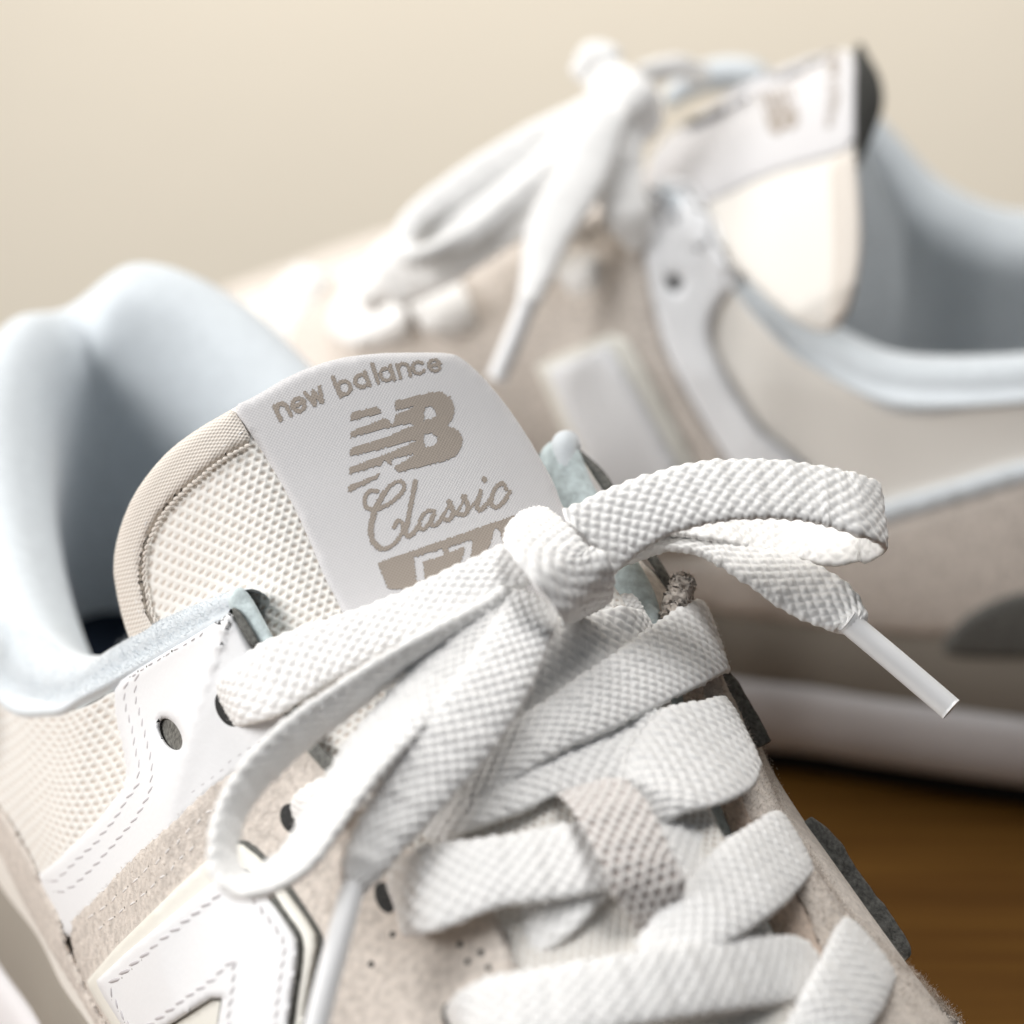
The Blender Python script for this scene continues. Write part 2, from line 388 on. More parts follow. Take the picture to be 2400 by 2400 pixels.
def shoe_body(sh, root, detail=True):
    GL, TL, bl = sh.wall(LEFT, -1); GR, TR, br = sh.wall(RIGHT, 1, lip=10.0)
    sh.left = Surf(sh.W(GL), TL); sh.right = Surf(sh.W(GR), TR)
    o = mesh('quarter', sh.left.V, sh.left.F, m_mesh, root); o = mesh('quarter', sh.right.V, sh.right.F, m_suede, root)
    # sole: three layers lofted round the base curve
    ring = np.vstack([bl[:-1], br[::-1][:-1]])
    ring = resample(ring, step=3.0, closed=True); n = len(ring)
    tan = np.roll(ring, -1, 0) - np.roll(ring, 1, 0); out = np.stack([tan[:, 1], -tan[:, 0]], 1); out /= np.linalg.norm(out, axis=1, keepdims=True)
    cen = ring[:, :2].mean(0)
    if ((ring[:, :2] - cen) * out).sum() < 0: out = -out
    def layer(name, prof, mat, par):
        G = np.zeros((n, len(prof), 3))
        for j, (o_, f) in enumerate(prof):
            G[:, j, :2] = ring[:, :2] + out * o_; G[:, j, 2] = f(ring[:, 2])
        return mesh(name, sh.W(G).reshape(-1, 3), grid_faces(n, len(prof), wrap_u=True), mat, par)
    c_ = lambda v: (lambda z: np.full_like(z, v))
    ms = layer('midsole', [(-20, c_(5)), (2.0, c_(4.2)), (3.6, c_(6)), (4.2, c_(10)), (3.8, c_(14.5)), (3.2, c_(16.6)), (2.2, c_(17.2)), (-3, c_(17.2))], m_midwhite, root)
    layer('foam_layer', [(-2, c_(16.8)), (2.0, c_(16.9)), (2.4, c_(18)), (1.9, lambda z: z * .5 + 9), (1.1, lambda z: z - .8), (0.5, lambda z: z + .4), (-6, lambda z: z + .6)], m_midgrey, ms)
    layer('outsole', [(-8, c_(0.0)), (1.0, c_(0.0)), (1.8, c_(1.2)), (1.9, c_(4.4)), (-4, c_(4.6))], m_rubber, root)
    # insole
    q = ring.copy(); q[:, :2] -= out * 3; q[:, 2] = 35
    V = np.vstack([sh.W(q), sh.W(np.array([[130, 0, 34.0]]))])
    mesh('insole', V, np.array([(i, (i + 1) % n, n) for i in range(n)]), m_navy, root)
    # padded collar
    seam = np.vstack([[q[1] for q in LEFT[9::-1]], [q[1] for q in RIGHT[1:9]]]).astype(float)
    crest = np.array(CREST_L + CREST_R, float)
    seam = cr(seam, 10); crest = cr(crest, 10); m = len(seam)
    tg = np.gradient(crest, axis=0); nin = np.stack([-tg[:, 1], tg[:, 0]], 1); nin /= np.linalg.norm(nin, axis=1, keepdims=True)
    cc = np.array([60, 0.0]) - crest[:, :2]; nin *= np.sign((nin * cc).sum(1))[:, None]
    fr = np.clip(np.minimum(np.arange(m), m - 1 - np.arange(m)) / 25.0, 0, 1)       # thinner towards the lacing
    pad = 1.2 + 8.8 * fr**0.8
    prof = []
    outp = seam.copy(); outp[:, :2] += nin * (0.6 - 1.2 * fr)[:, None]; outp[:, 2] -= 1.0 + 0.6 * fr; prof.append(outp)
    a = seam.copy(); a[:, :2] -= nin * (1.7 * fr)[:, None]; a[:, 2] -= .1 * fr; prof.append(a)
    a = seam * .72 + crest * .28; a[:, :2] -= nin * (0.10 * pad)[:, None]; prof.append(a)
    a = seam * .35 + crest * .65; a[:, :2] -= nin * (0.16 * pad)[:, None]; prof.append(a)
    a = seam * .08 + crest * .92; a[:, :2] -= nin * (0.10 * pad)[:, None]; prof.append(a)
    for (f, dz) in ((.18, .0), (.5, -.12), (.82, -.42), (1.0, -.9), (1.02, -1.5), (.95, -2.4)):
        a = crest.copy(); a[:, :2] += nin * (f * pad)[:, None]; a[:, 2] += dz * pad; prof.append(a)
    lowz = np.maximum(crest[:, 2] - 60, 36)
    for f in (.35, .7, 1.0):
        a = prof[10].copy(); a[:, 2] = prof[10][:, 2] * (1 - f) + 35 * f; a[:, :2] -= nin * (pad * .35 * f)[:, None]; prof.append(a)
    Pq = np.stack(prof, 1)                                  # (m, k, 3)
    G = np.stack([cr(Pq[i], 6) for i in range(m)], 0)[7:-3]
    Gw = sh.W(G); sh.collar_grid = Gw
    sh.collar = Surf(Gw)
    mesh('collar_lining', sh.collar.V, sh.collar.F, m_lining, root)

def new_thing(name, loc, label, cat):
    o = bpy.data.objects.new(name, None); sc.collection.objects.link(o); o.location = np.array(loc) * MM
    o.empty_display_size = 0.02; o['label'] = label; o['category'] = cat
    ROOT['loc'] = np.array(loc, float)
    return o

# ------------------------------------------------------------------ laces
def braid(l, t, p=1.2):
    al = math.radians(38); a = (l * math.sin(al) + t * math.cos(al)) / p; b = (l * math.sin(al) - t * math.cos(al)) / p
    i = np.floor(a); j = np.floor(b); fa = a - i; fb = b - j
    A = np.mod(i + j, 2) < 1
    across = np.where(A, fa, fb); along = np.where(A, fb, fa)
    hgt = (0.5 - 0.5 * np.cos(2 * np.pi * across))**.6 * (0.35 + 0.65 * np.sin(np.pi * along))
    hgt = hgt + 0.05 * np.sin(across * 6 * np.pi)          # filaments lying side by side in a strand
    return hgt
class Comp:
    """several carriers together: nearest hit"""
    def __init__(s, surfs, default=450.0): s.s = surfs; s.default = default
    def d(s, x, y):
        best = None; r = ray(x, y); r = r / np.linalg.norm(r)
        for q in s.s:
            loc, nor, idx, dist = q.bvh.ray_cast(Vector(CAM), Vector(r))
            if loc is not None:
                dd = depth(np.array(loc)); best = dd if best is None else min(best, dd)
        return best
def ribbon(name, rungs, comp, parent, mat=None, T=0.8, ds=0.19, m=96, amp=0.25, taper=None, phase=0.0, bow=0.0, knitted=False, lint=14):
    L, R = [], []
    for (x1, y1, h1, x2, y2, h2) in rungs:
        for (x, y, h, A) in ((x1, y1, h1, L), (x2, y2, h2, R)):
            if h > 200: d = h
            else:
                d0 = comp.d(x, y); d = (comp.default if d0 is None else d0) - h
            A.append(Pd(x, y, d))
    L = cr(L, 24); R = cr(R, 24); c = (L + R) / 2
    al = np.r_[0, np.cumsum(np.linalg.norm(np.diff(c, axis=0), axis=1))]; n = max(4, int(al[-1] / ds)); s = np.linspace(0, al[-1], n)
    L = np.stack([np.interp(s, al, L[:, k]) for k in range(3)], 1); R = np.stack([np.interp(s, al, R[:, k]) for k in range(3)], 1)
    c = (L + R) / 2; cr_ = R - L; Wd = np.linalg.norm(cr_, axis=1); cr_ = cr_ / Wd[:, None]
    tg = np.gradient(c, axis=0); tg /= np.maximum(np.linalg.norm(tg, axis=1, keepdims=True), 1e-9)
    cr_ = cr_ - tg * (cr_ * tg).sum(1, keepdims=True); cr_ /= np.linalg.norm(cr_, axis=1, keepdims=True)
    nr = np.cross(tg, cr_)
    hx = np.linspace(1, -1, m // 2, endpoint=False); xx = np.r_[hx, -hx]          # even spacing over both flat faces
    yy = np.r_[np.ones(m // 2), -np.ones(m // 2)] * np.sqrt(np.maximum(0, 1 - np.abs(xx)**2.6)); m = len(xx)
    Tt = np.full(n, T) if taper is None else T * np.interp(s / s[-1], taper[0], taper[1])
    hw = Wd / 2
    base = c[:, None] + cr_[:, None] * (hw[:, None] * xx[None])[..., None] + nr[:, None] * (Tt[:, None] * yy[None] + bow * (xx[None]**2))[..., None]
    nn = cr_[:, None] * (xx[None] / 4.0)[..., None] + nr[:, None] * yy[None][..., None]; nn /= np.linalg.norm(nn, axis=2, keepdims=True)
    t = xx[None] * 4.1 * np.ones((n, 1)); lt = (s[:, None] + phase) * np.ones((1, m))
    t = np.where((np.arange(m) < m // 2)[None], t, t + 3.3)
    if knitted: h = knit(t, lt, 1.45) * 1.3
    else: h = braid(lt, t) * amp
    wob = (0.10 * np.sin(s * .9 + phase) + 0.06 * np.sin(s * 2.3 + 1.7 * phase))[:, None] * np.cos(xx * 1.5 + s[:, None] * .35)
    full = base + nn * (h + wob)[..., None]
    for e_, q_, sg in ((0, 0, -1), (1, n - 1, 1)):          # rounded ends
        cen = c[q_]; rings = [cen + (full[q_] - cen) * f_ + tg[q_] * (sg * T * g_) for f_, g_ in ((.8, .6), (.4, .95), (.02, 1.05))]
        if e_ == 0: pre = np.stack(rings[::-1])
        else: post = np.stack(rings)
    full = np.concatenate([pre, full, post]); n0_ = n; n = n + 6
    t = np.concatenate([t[:1]] * 3 + [t] + [t[-1:]] * 3); lt = np.concatenate([lt[:1]] * 3 + [lt] + [lt[-1:]] * 3)
    V = full.reshape(-1, 3)
    F = grid_faces(n, m, wrap_v=True)
    if lint and not knitted:       # loose fibres standing off the yarn
        kf = int(s[-1] * lint); ii = rng.integers(3, n - 3, kf); jj = rng.integers(0, m, kf); bp = full[ii, jj]; nd = nn[np.clip(ii - 3, 0, n0_ - 1), jj]
        dr = nd * .6 + rng.normal(0, .7, (kf, 3)); dr /= np.linalg.norm(dr, axis=1, keepdims=True); sd = np.cross(dr, rng.normal(0, 1, (kf, 3))); sd /= np.linalg.norm(sd, axis=1, keepdims=True)
        ln_ = rng.uniform(.2, .7, kf)[:, None]; bl = np.stack([bp - sd * .02, bp + sd * .02, bp + dr * ln_ + sd * .012, bp + dr * ln_ - sd * .012], 1).reshape(-1, 3)
        F = np.vstack([F, len(V) + np.arange(kf * 4).reshape(-1, 4)]); V = np.vstack([V, bl])
        t = np.concatenate([t.ravel(), np.zeros(kf * 4)]); lt = np.concatenate([lt.ravel(), np.zeros(kf * 4)])
    UV = np.stack([t.ravel(), lt.ravel()], 1)
    o = mesh(name, V, F, mat or m_lace, parent, uv=UV)
    if knitted: set_pit(o, 1.45, 0.06, 1.0)
    # outward normals
    me = o.data
    v0 = base[n0_ // 2, m // 4] - c[n0_ // 2]
    f = F[(n0_ // 2 + 3) * m + m // 4]; fn = np.cross(V[f[1]] - V[f[0]], V[f[2]] - V[f[0]])
    if fn @ v0 < 0: me.flip_normals()
    return o
def tube(name, pts, r, mat, parent, m=16, sub=12, flat=1.0):
    P = cr(pts, sub); n = len(P); tg = np.gradient(P, axis=0); tg /= np.linalg.norm(tg, axis=1, keepdims=True)
    ref = np.array([0.3, 0.2, 1.0]); a = np.cross(tg, ref); a /= np.linalg.norm(a, axis=1, keepdims=True); b = np.cross(tg, a)
    th = np.linspace(0, 2 * np.pi, m, endpoint=False); rr = np.interp(np.linspace(0, 1, n), np.linspace(0, 1, len(np.atleast_1d(r))), np.atleast_1d(r)) if np.ndim(r) else np.full(n, r)
    V = P[:, None] + (a[:, None] * np.cos(th)[None, :, None] + b[:, None] * (flat * np.sin(th))[None, :, None]) * rr[:, None, None]
    V = np.vstack([V.reshape(-1, 3), P[:1], P[-1:]])
    F = [list(map(int, f)) for f in grid_faces(n, m, wrap_v=True)] + [[i, n * m, (i + 1) % m] for i in range(m)] + [[(n - 1) * m + i, (n - 1) * m + (i + 1) % m, n * m + 1] for i in range(m)]
    o = mesh(name, V, F, mat, parent)
    return o
def capsule(a, b, up, r, flat=0.7, nl=5, nr=6):
    ax = b - a; L = np.linalg.norm(ax); ax = ax / L; sd = np.cross(ax, up); sd /= np.linalg.norm(sd); u2 = np.cross(sd, ax)
    V = []
    for i in range(nl):
        f = i / (nl - 1); rr = r * math.sqrt(max(0.06, 1 - (2 * f - 1)**4)) * (0.35 if i in (0, nl - 1) else 1)
        for j in range(nr):
            t = 2 * math.pi * j / nr; V.append(a + ax * L * f + (sd * math.cos(t) + u2 * math.sin(t) * flat) * rr)
    F = [(i * nr + j, i * nr + (j + 1) % nr, (i + 1) * nr + (j + 1) % nr, (i + 1) * nr + j) for i in range(nl - 1) for j in range(nr)]
    return V, F
def stitching(name, line, surf, parent, off=0.9, pitch=26, ln=0.8, r=0.2, mat=None, wig=1.5, slant=0.0, holes=True):
    P = resample(cr(line, 8), step=pitch); V, F = [], []; HV, HF = [], []
    for i in range(len(P) - 1):
        a2, b2 = P[i], P[i] + (P[i + 1] - P[i]) * ln
        d = b2 - a2; nrm = np.array([-d[1], d[0]]) / (np.linalg.norm(d) + 1e-6)
        a2 = a2 + nrm * (rng.normal(0, wig) - slant); b2 = b2 + nrm * (rng.normal(0, wig) + slant)
        A, na, _ = surf.hit(*a2); B, nb_, _ = surf.hit(*b2)
        v, f = capsule(lift(A, na, off - .05), lift(B, nb_, off - .05), na, r)
        k = len(V); V += v; F += [[k + q for q in ff] for ff in f]
        if holes:
            e = b2 + (b2 - a2) / np.linalg.norm(b2 - a2) * 2; E_, ne, _ = surf.hit(*e); e2 = e + (b2 - a2) / np.linalg.norm(b2 - a2) * 3; E2, n2_, _ = surf.hit(*e2)
            v, f = capsule(lift(E_, ne, off - .09), lift(E2, n2_, off - .09), ne, .17, flat=.5); k = len(HV); HV += v; HF += [[k + q for q in ff] for ff in f]
    o = mesh(name, V, F, mat or m_thread, parent); o['kind'] = 'stuff'
    if HV:
        me = o.data; nv = len(V); o2 = None
        me.clear_geometry(); AV = (np.array(V + HV) - ROOT['loc']) * MM; me.from_pydata([tuple(q) for q in AV], [], F + [[nv + q for q in ff] for ff in HF]); me.materials.append(m_dot); me.shade_smooth()
        for p_ in me.polygons[len(F):]: p_.material_index = 1
    return o
def disc(name, x, y, rx, ry, ang, surf, mat, parent, off, n=28, depthmm=0.0):
    c, s_ = math.cos(ang), math.sin(ang)
    pl = [(x + rx * math.cos(t) * c - ry * math.sin(t) * s_, y + rx * math.cos(t) * s_ + ry * math.sin(t) * c) for t in np.linspace(0, 2 * np.pi, n, endpoint=False)]
    return panel(name, pl, surf, mat, parent, off=off, thick=0.05, rnd=0.01, res=max(6, rx / 3), smooth=0, edge=max(2.5, rx / 8), skirt=0.2)
def fuzz(name, poly, surf, parent, mat, n, off, ln=0.45, wd=0.05, spread=0.9, holes=()):
    B = np.asarray(poly, float); lo, hi = B.min(0), B.max(0)
    pts = rng.uniform(lo, hi, (int(n * 3), 2)); pts = pts[inside(B, pts)]
    for h in holes: pts = pts[~inside(np.asarray(h, float), pts)]
    pts = pts[:n]; V = np.zeros((len(pts), 3, 3))
    for i, (x, y) in enumerate(pts):
        P, nn, _ = surf.hit(x, y); dr = nn + rng.normal(0, spread, 3); dr /= np.linalg.norm(dr)
        if dr @ nn < 0.15: dr = dr + nn * (0.3 - dr @ nn); dr /= np.linalg.norm(dr)
        sd = np.cross(dr, rng.normal(0, 1, 3)); sd /= np.linalg.norm(sd); L = ln * rng.uniform(.4, 1.2)
        b = lift(P, nn, off - .05); V[i] = (b - sd * wd, b + sd * wd, b + dr * L)
    o = mesh(name, V.reshape(-1, 3), np.arange(len(pts) * 3).reshape(-1, 3), mat, parent, smooth=False); o['kind'] = 'stuff'
    return o
def fuzz_curve(name, P, N, parent, mat, per_mm=40, ln=0.5, wd=0.05, spread=0.8, band=0.4):
    """fibres along a 3D edge"""
    L = np.r_[0, np.cumsum(np.linalg.norm(np.diff(P, axis=0), axis=1))]; n = int(L[-1] * per_mm); s = rng.uniform(0, L[-1], n)
    B = np.stack([np.interp(s, L, P[:, k]) for k in range(3)], 1) + rng.normal(0, band * .4, (n, 3))
    NN = np.stack([np.interp(s, L, N[:, k]) for k in range(3)], 1); dr = NN + rng.normal(0, spread, (n, 3)); dr /= np.linalg.norm(dr, axis=1, keepdims=True)
    sd = np.cross(dr, rng.normal(0, 1, (n, 3))); sd /= np.linalg.norm(sd, axis=1, keepdims=True)
    V = np.stack([B - sd * wd, B + sd * wd, B + dr * (ln * rng.uniform(.4, 1.2, n))[:, None]], 1)
    o = mesh(name, V.reshape(-1, 3), np.arange(n * 3).reshape(-1, 3), mat, parent, smooth=False); o['kind'] = 'stuff'
    return o

# ------------------------------------------------------------------ near sneaker
A1 = math.radians(28)
D1 = np.array([math.sin(A1), -math.cos(A1), 0]); C1 = np.array([math.cos(A1), math.sin(A1), 0])
sh1 = Shoe(-516 * D1 + 189 * C1, D1, C1)
near = new_thing('sneaker', sh1.W(np.array([150.0, 0, 0])), 'sharply focused sneaker with its woven tongue label readable, bow lying over the laces', 'sneaker')
near['group'] = 'pair of white and beige sneakers'
shoe_body(sh1, near)
Gt, Tt_ = sh1.tongue_surf([(112,0,131),(120,0,126.5),(128,0,121),(140,0,110.5),(155,-1,99),(175,-3,88),(195,-5,81),(215,-6,73),(235,-6,62)], half=62, k=0.0090)
sh1.guide = Surf(sh1.W(Gt), Tt_); guide = Comp([sh1.guide])
Gt, Tt_ = sh1.tongue_surf([(112,0,131),(120,0,126.5),(128,0,121),(140,0,110.5),(155,-1,99),(175,-3,88),(195,-5,81),(215,-6,73),(235,-6,62)], half=58, k=0.0090, k4=0.14)
sh1.tongue = Surf(sh1.W(Gt), Tt_)
kdisp = lambda UV, P2: knit(UV[:, 0], UV[:, 1])
TOP = [(531,966),(600,928),(684,877),(786,840),(879,828),(973,826),(1056,827),(1084,840),(1126,877),(1182,942),(1233,1017),(1271,1082),(1299,1133),(1320,1194)]
OUTL = [(360,1600),(325,1545),(299,1488),(279,1420),(268,1357),(266,1338),(268,1292),(284,1227),(312,1161),(354,1101),(401,1050),(466,1003)]
tng = panel('tongue', OUTL + TOP + [(1390,1300),(1470,1420),(1560,1600),(1660,1900),(1800,2150),(1920,2480),(1270,2480),(1180,2250),(1060,2080),(900,1950),(780,1800),(640,1620),(520,1600)],
            sh1.tongue, m_knit, near, off=0.0, thick=0.8, rnd=1.0, res=4.0, edge=5, smooth=1, disp=lambda UV, P2: kdisp(UV, P2) * np.interp(UV[:, 0], [-40, -28, -20], [.45, .7, 1.0]), skirt=3.0)
set_pit(tng)
LAB = [(543,954),(600,928),(684,877),(786,840),(879,828),(973,826),(1056,827),(1084,840),(1126,877),(1182,942),(1233,1017),(1271,1082),(1299,1133),(1320,1194),(1370,1290),(1400,1420),(1000,1580),(870,1580),(800,1430),(787,1400),(764,1362),(717,1245),(671,1152),(619,1064),(582,1008)]
label = panel('label', LAB, sh1.tongue, m_label, tng, off=0.75, thick=0.55, rnd=0.5, res=14, edge=8, smooth=1, skirt=1.2)
panel('binding_tape', OUTL + [(531,966),(545,958),(570,992),(592,1036),(550,1054),(494,1092),(438,1138),(387,1189),(354,1241),(335,1292),(331,1352),(336,1374),(342,1420),(359,1459),(390,1520),(420,1590)],
      sh1.tongue, m_tape, tng, off=0.5, thick=1.3, rnd=1.6, res=8, edge=6, smooth=1, skirt=2.5)
tape_in = [(586,1042),(550,1060),(494,1098),(438,1144),(391,1193),(360,1243),(341,1294),(337,1352),(342,1376),(348,1420),(366,1462)]
stitching('tape_seam', tape_in, sh1.tongue, tng, off=1.4, pitch=15, ln=0.95, r=0.28, wig=1.0, slant=3, mat=m_tape, holes=False)
stitching('tape_stitching', [(570,1010),(524,1045),(470,1078),(415,1126),(366,1180),(331,1238),(313,1292),(309,1352),(313,1385),(322,1425),(336,1470)], sh1.tongue, tng, off=1.75, pitch=24, ln=0.7, r=0.13, wig=2.5, mat=m_thread_w)

# ---- lettering: woven cells on a thread grid
def strokes(polys=(), cuts=(), lines=()):
    def f(P):
        m = np.zeros(len(P), bool)
        for q in polys: m |= inside(np.asarray(q, float), P)
        for q in cuts: m &= ~inside(np.asarray(q, float), P)
        for pl, wd in lines: m |= seg_dist(np.asarray(pl, float), P, closed=False) < wd / 2
        return m
    return f
Z = 0.46584
def zz(x, y): return (600 + x * Z, 700 + y * Z)
def woven(name, fn, lo, hi, surf, off, mat, parent, cell=6.5, ang=-17):
    """fn in label-picture units; keeps the thread cells inside the mark"""
    c, s_ = math.cos(math.radians(ang)), math.sin(math.radians(ang))
    ctr = (np.array(lo) + hi) / 2; ex = (np.array(hi) - lo).max() * .75
    g = np.arange(-ex, ex, cell); ga, gb = np.meshgrid(g, g, indexing='ij'); nu = len(g)
    X = ctr[0] + ga * c - gb * s_; Y = ctr[1] + ga * s_ + gb * c
    cx = np.stack([X.ravel(), Y.ravel()], 1); mid = cx + np.array([cell / 2 * (c - s_), cell / 2 * (c + s_)])
    m = fn(mid + rng.normal(0, 1.6, mid.shape)).reshape(nu, nu); m[-1] = False; m[:, -1] = False
    ii, jj = np.nonzero(m); idx = {}; V = []; U = []
    def vid(i, j):
        k = (i, j)
        if k not in idx:
            P, n, t = surf.hit(*zz(X[i, j], Y[i, j])); idx[k] = len(V); V.append(lift(P, n, off)); U.append(t)
        return idx[k]
    F = np.array([(vid(i, j), vid(i + 1, j), vid(i + 1, j + 1), vid(i, j + 1)) for i, j in zip(ii, jj)])
    V = np.array(V); n0 = np.cross(V[F[0][1]] - V[F[0][0]], V[F[0][2]] - V[F[0][0]])
    return mesh(name, V, F, mat, parent, uv=np.array(U), flip=bool(n0 @ (CAM - V[F[0][0]]) < 0))
LO = 1.36
nbpoly = [(480,575),(610,540),(635,575),(690,637),(705,575),(695,515),(870,472),(930,467),(975,492),(998,545),(992,600),(960,640),(1005,652),(1040,700),(1034,752),(1000,795),(945,817),(718,872),(690,850),(650,812),(632,870),(610,905),(455,980),(465,940)]
nbcuts = [[(460,618),(636,574),(654,600),(476,668)],[(690,566),(795,541),(770,557),(700,584)],[(460,704),(690,642),(782,627),(795,634),(640,702),(474,753)],
          [(460,796),(640,752),(792,711),(802,717),(690,768),(470,849)],[(455,888),(632,836),(648,810),(693,850),(612,882),(455,945)],[(680,806),(798,781),(782,796),(688,850)],
          [(848,548),(880,540),(905,560),(905,590),(880,605),(845,612)],[(845,685),(880,675),(912,695),(912,725),(885,742),(848,748)]]
woven('logo_mark', strokes([nbpoly], nbcuts), (440,460), (1060,990), sh1.tongue, LO, m_print, label)
# "new balance": simple round letters placed along the arched line
def arc(cx, cy, r, a0, a1, n=10, ry=None):
    return [(cx + r * math.cos(math.radians(t)), cy + (ry or r) * math.sin(math.radians(t))) for t in np.linspace(a0, a1, n)]
GL = {'n': ([[(0, 0), (0, 1)], [(0, .55)] + arc(.36, .60, .36, 180, 0) + [(.72, 0)]], .72),
      'e': ([[(.02, .5), (.84, .5)] + arc(.43, .48, .42, 0, 320, 18)], .84),
      'w': ([[(0, 1), (.27, 0), (.52, .9), (.77, 0), (1.04, 1)]], 1.04),
      'b': ([[(0, 0), (0, 1.42)], arc(.46, .48, .44, 0, 360, 20)], .9),
      'a': ([[(.88, 0), (.88, 1)], arc(.44, .48, .43, 0, 360, 20)], .88),
      'l': ([[(0, 0), (0, 1.42)]], 0.0),
      'c': ([arc(.43, .48, .43, 40, 320, 16)], .8)}
place = [('n',126,610),('e',200,580),('w',278,543),('b',425,492),('a',512,456),('l',617,424),('a',636,421),('n',728,398),('c',797,386),('e',878,372)]
lines = []
for ch, bx, by in place:
    f = (bx - 128) / 750.0; ra = math.radians(-25 + 14 * f); ua = math.radians(-27 + 13 * f); xh = 78 - 10 * f
    rx, ry = math.cos(ra), math.sin(ra); ux, uy = math.sin(ua), -math.cos(ua)
    for pl in GL[ch][0]:
        lines.append(([(bx + xh * (p * rx * 1.0 + q * ux), by + xh * (p * ry + q * uy)) for p, q in pl], 21 - 4 * f))
woven('name_lettering', strokes(lines=lines), (60,290), (980,630), sh1.tongue, LO, m_print, label, cell=5.2)
cl = [(cr([(612,968),(575,965),(548,1000),(552,1045),(590,1062),(655,1040),(715,995),(745,955),(735,922),(700,925),(645,975),(598,1065),(578,1150),(588,1220),(625,1258),(668,1252),(712,1215),(738,1165),(735,1128),(712,1118),(694,1150)], 6), 20),
      (cr([(645,975),(598,1065),(578,1150),(588,1220),(625,1258)], 6), 29),
      (cr([(802,918),(785,1010),(765,1110),(752,1175),(768,1195),(800,1170),(822,1135)], 5), 24),
      (cr([(893,1068),(865,1066),(832,1100),(822,1145),(842,1160),(872,1128),(897,1072)], 5), 19), (cr([(897,1072),(884,1120),(890,1142),(915,1130),(945,1085)], 5), 21),
      (cr([(945,1085),(975,1035),(982,1020)], 4), 13), (cr([(968,1022),(985,1050),(992,1085),(970,1112),(938,1104)], 5), 23),
      (cr([(985,1100),(1020,1060),(1048,1005),(1058,990)], 4), 13), (cr([(1042,995),(1060,1025),(1066,1060),(1044,1086),(1012,1080)], 5), 23),
      (cr([(1060,1076),(1098,1030),(1130,970)], 4), 12), (cr([(1130,968),(1118,1020),(1112,1050),(1128,1062),(1160,1035),(1185,1000)], 5), 22), ([(1148,908),(1150,914)], 24),
      (cr([(1258,958),(1243,930),(1212,945),(1188,990),(1186,1035),(1212,1048),(1245,1022),(1276,972)], 5), 21)]
woven('script_lettering', strokes(lines=cl), (520,890), (1300,1280), sh1.tongue, LO, m_print, label, cell=4.6)
woven('number_patch', strokes([[(612,1328),(1335,1078),(1345,1250),(1300,1480),(665,1460)]], [[(1200,1152),(1222,1160),(1262,1300),(1160,1300)],[(795,1302),(935,1258),(948,1290),(838,1322),(850,1420),(805,1420)],[(962,1252),(1082,1212),(1095,1225),(1052,1400),(1010,1400),(1052,1248),(975,1275)]]),
      (600,1070), (1360,1490), sh1.tongue, LO, m_print, label, cell=6.0)

# ---- left wall sheets
EYE = [(512,1456),(335,1560),(268,1603),(266,1673),(280,1727),(292,1784),(293,1825),(284,1852),(255,1887),(217,1934),(174,1974),(134,2014),(102,2039),(80,2052),(100,2100),(130,2150),(150,2200),(200,2190),(246,2110),(310,2037),(385,1967),(432,1922),(488,1868),(520,1842),(590,1790),(630,1760),(665,1725),(683,1692),(663,1649),(625,1575),(585,1507),(544,1428)]
dot = [(401 + 27 * math.cos(t) * .93 - 37 * math.sin(t) * -.25, 1721 + 27 * math.cos(t) * .25 + 37 * math.sin(t)) for t in np.linspace(0, 2 * math.pi, 26, endpoint=False)]
MESHP = [(-260,1330),(-120,1530),(0,1640),(62,1662),(140,1674),(217,1652),(274,1612),(310,1640),(330,1800),(310,1880),(200,2010),(100,2080),(40,2010),(-40,1880),(-260,1600)]
mq = lambda U: np.stack([np.interp(U[:, 0], [0,125,140,200], [0,40,46.5,73]) + U[:, 1] * .12, U[:, 1] * .62], 1)
q = panel('mesh_panel', MESHP, sh1.left, m_knit, near, off=0.8, thick=0.5, rnd=0.6, res=4.0, edge=6, disp=lambda UV, P2: knit(*mq(UV).T) * .8, skirt=1.0, uvf=mq)
set_pit(q)
eye = panel('eyestay', EYE, sh1.left, m_leather, near, off=0.8, thick=0.9, rnd=0.8, res=11, edge=6, smooth=1, holes=[dot], skirt=0.9)
panel('punched_hole', [(401 + (x - 401) * 1.15, 1721 + (y - 1721) * 1.15) for x, y in dot], sh1.left, m_dot, eye, off=0.5, thick=0.1, rnd=0.1, res=8, smooth=0, edge=5, skirt=0.1)
for ln_ in ([(301,1595),(290,1629),(293,1648),(311,1710),(321,1766),(329,1809),(320,1843),(298,1874),(286,1896),(267,1924),(224,1974),(180,2017),(137,2061),(115,2070)],
            [(324,1576),(317,1623),(331,1685),(345,1738),(357,1788),(356,1834),(348,1868),(332,1896),(311,1930),(273,1971),(236,2014),(186,2064),(161,2083),(130,2094)]):
    stitching('stitching', ln_, sh1.left, eye, off=1.68, pitch=27, ln=0.92, r=0.24, slant=4, wig=1.0)
stitching('stitching', [(478,1484),(420,1518),(335,1568),(300,1590)], sh1.left, eye, off=1.62, pitch=22, ln=0.6, r=0.14)
stitching('stitching', [(640,1650),(660,1690),(630,1722),(560,1770),(500,1820),(440,1868)], sh1.left, eye, off=1.68, pitch=28, ln=0.6, r=0.15)
SUE = [(163,2168),(174,2145),(236,2089),(298,2017),(373,1952),(419,1909),(475,1856),(509,1831),(578,1784),(614,1755),(655,1719),(683,1692),(735,1750),(800,1830),(880,1910),(980,1998),(1080,2065),(1156,2124),(1182,2190),(1210,2280),(1262,2420),(1300,2520),(330,2520),(255,2420),(200,2320),(170,2230)]
sue = panel('suede_panel', SUE, sh1.left, m_suede, near, off=1.1, thick=1.0, rnd=0.5, res=13, edge=5, smooth=1, jag=0.9, skirt=1.2)
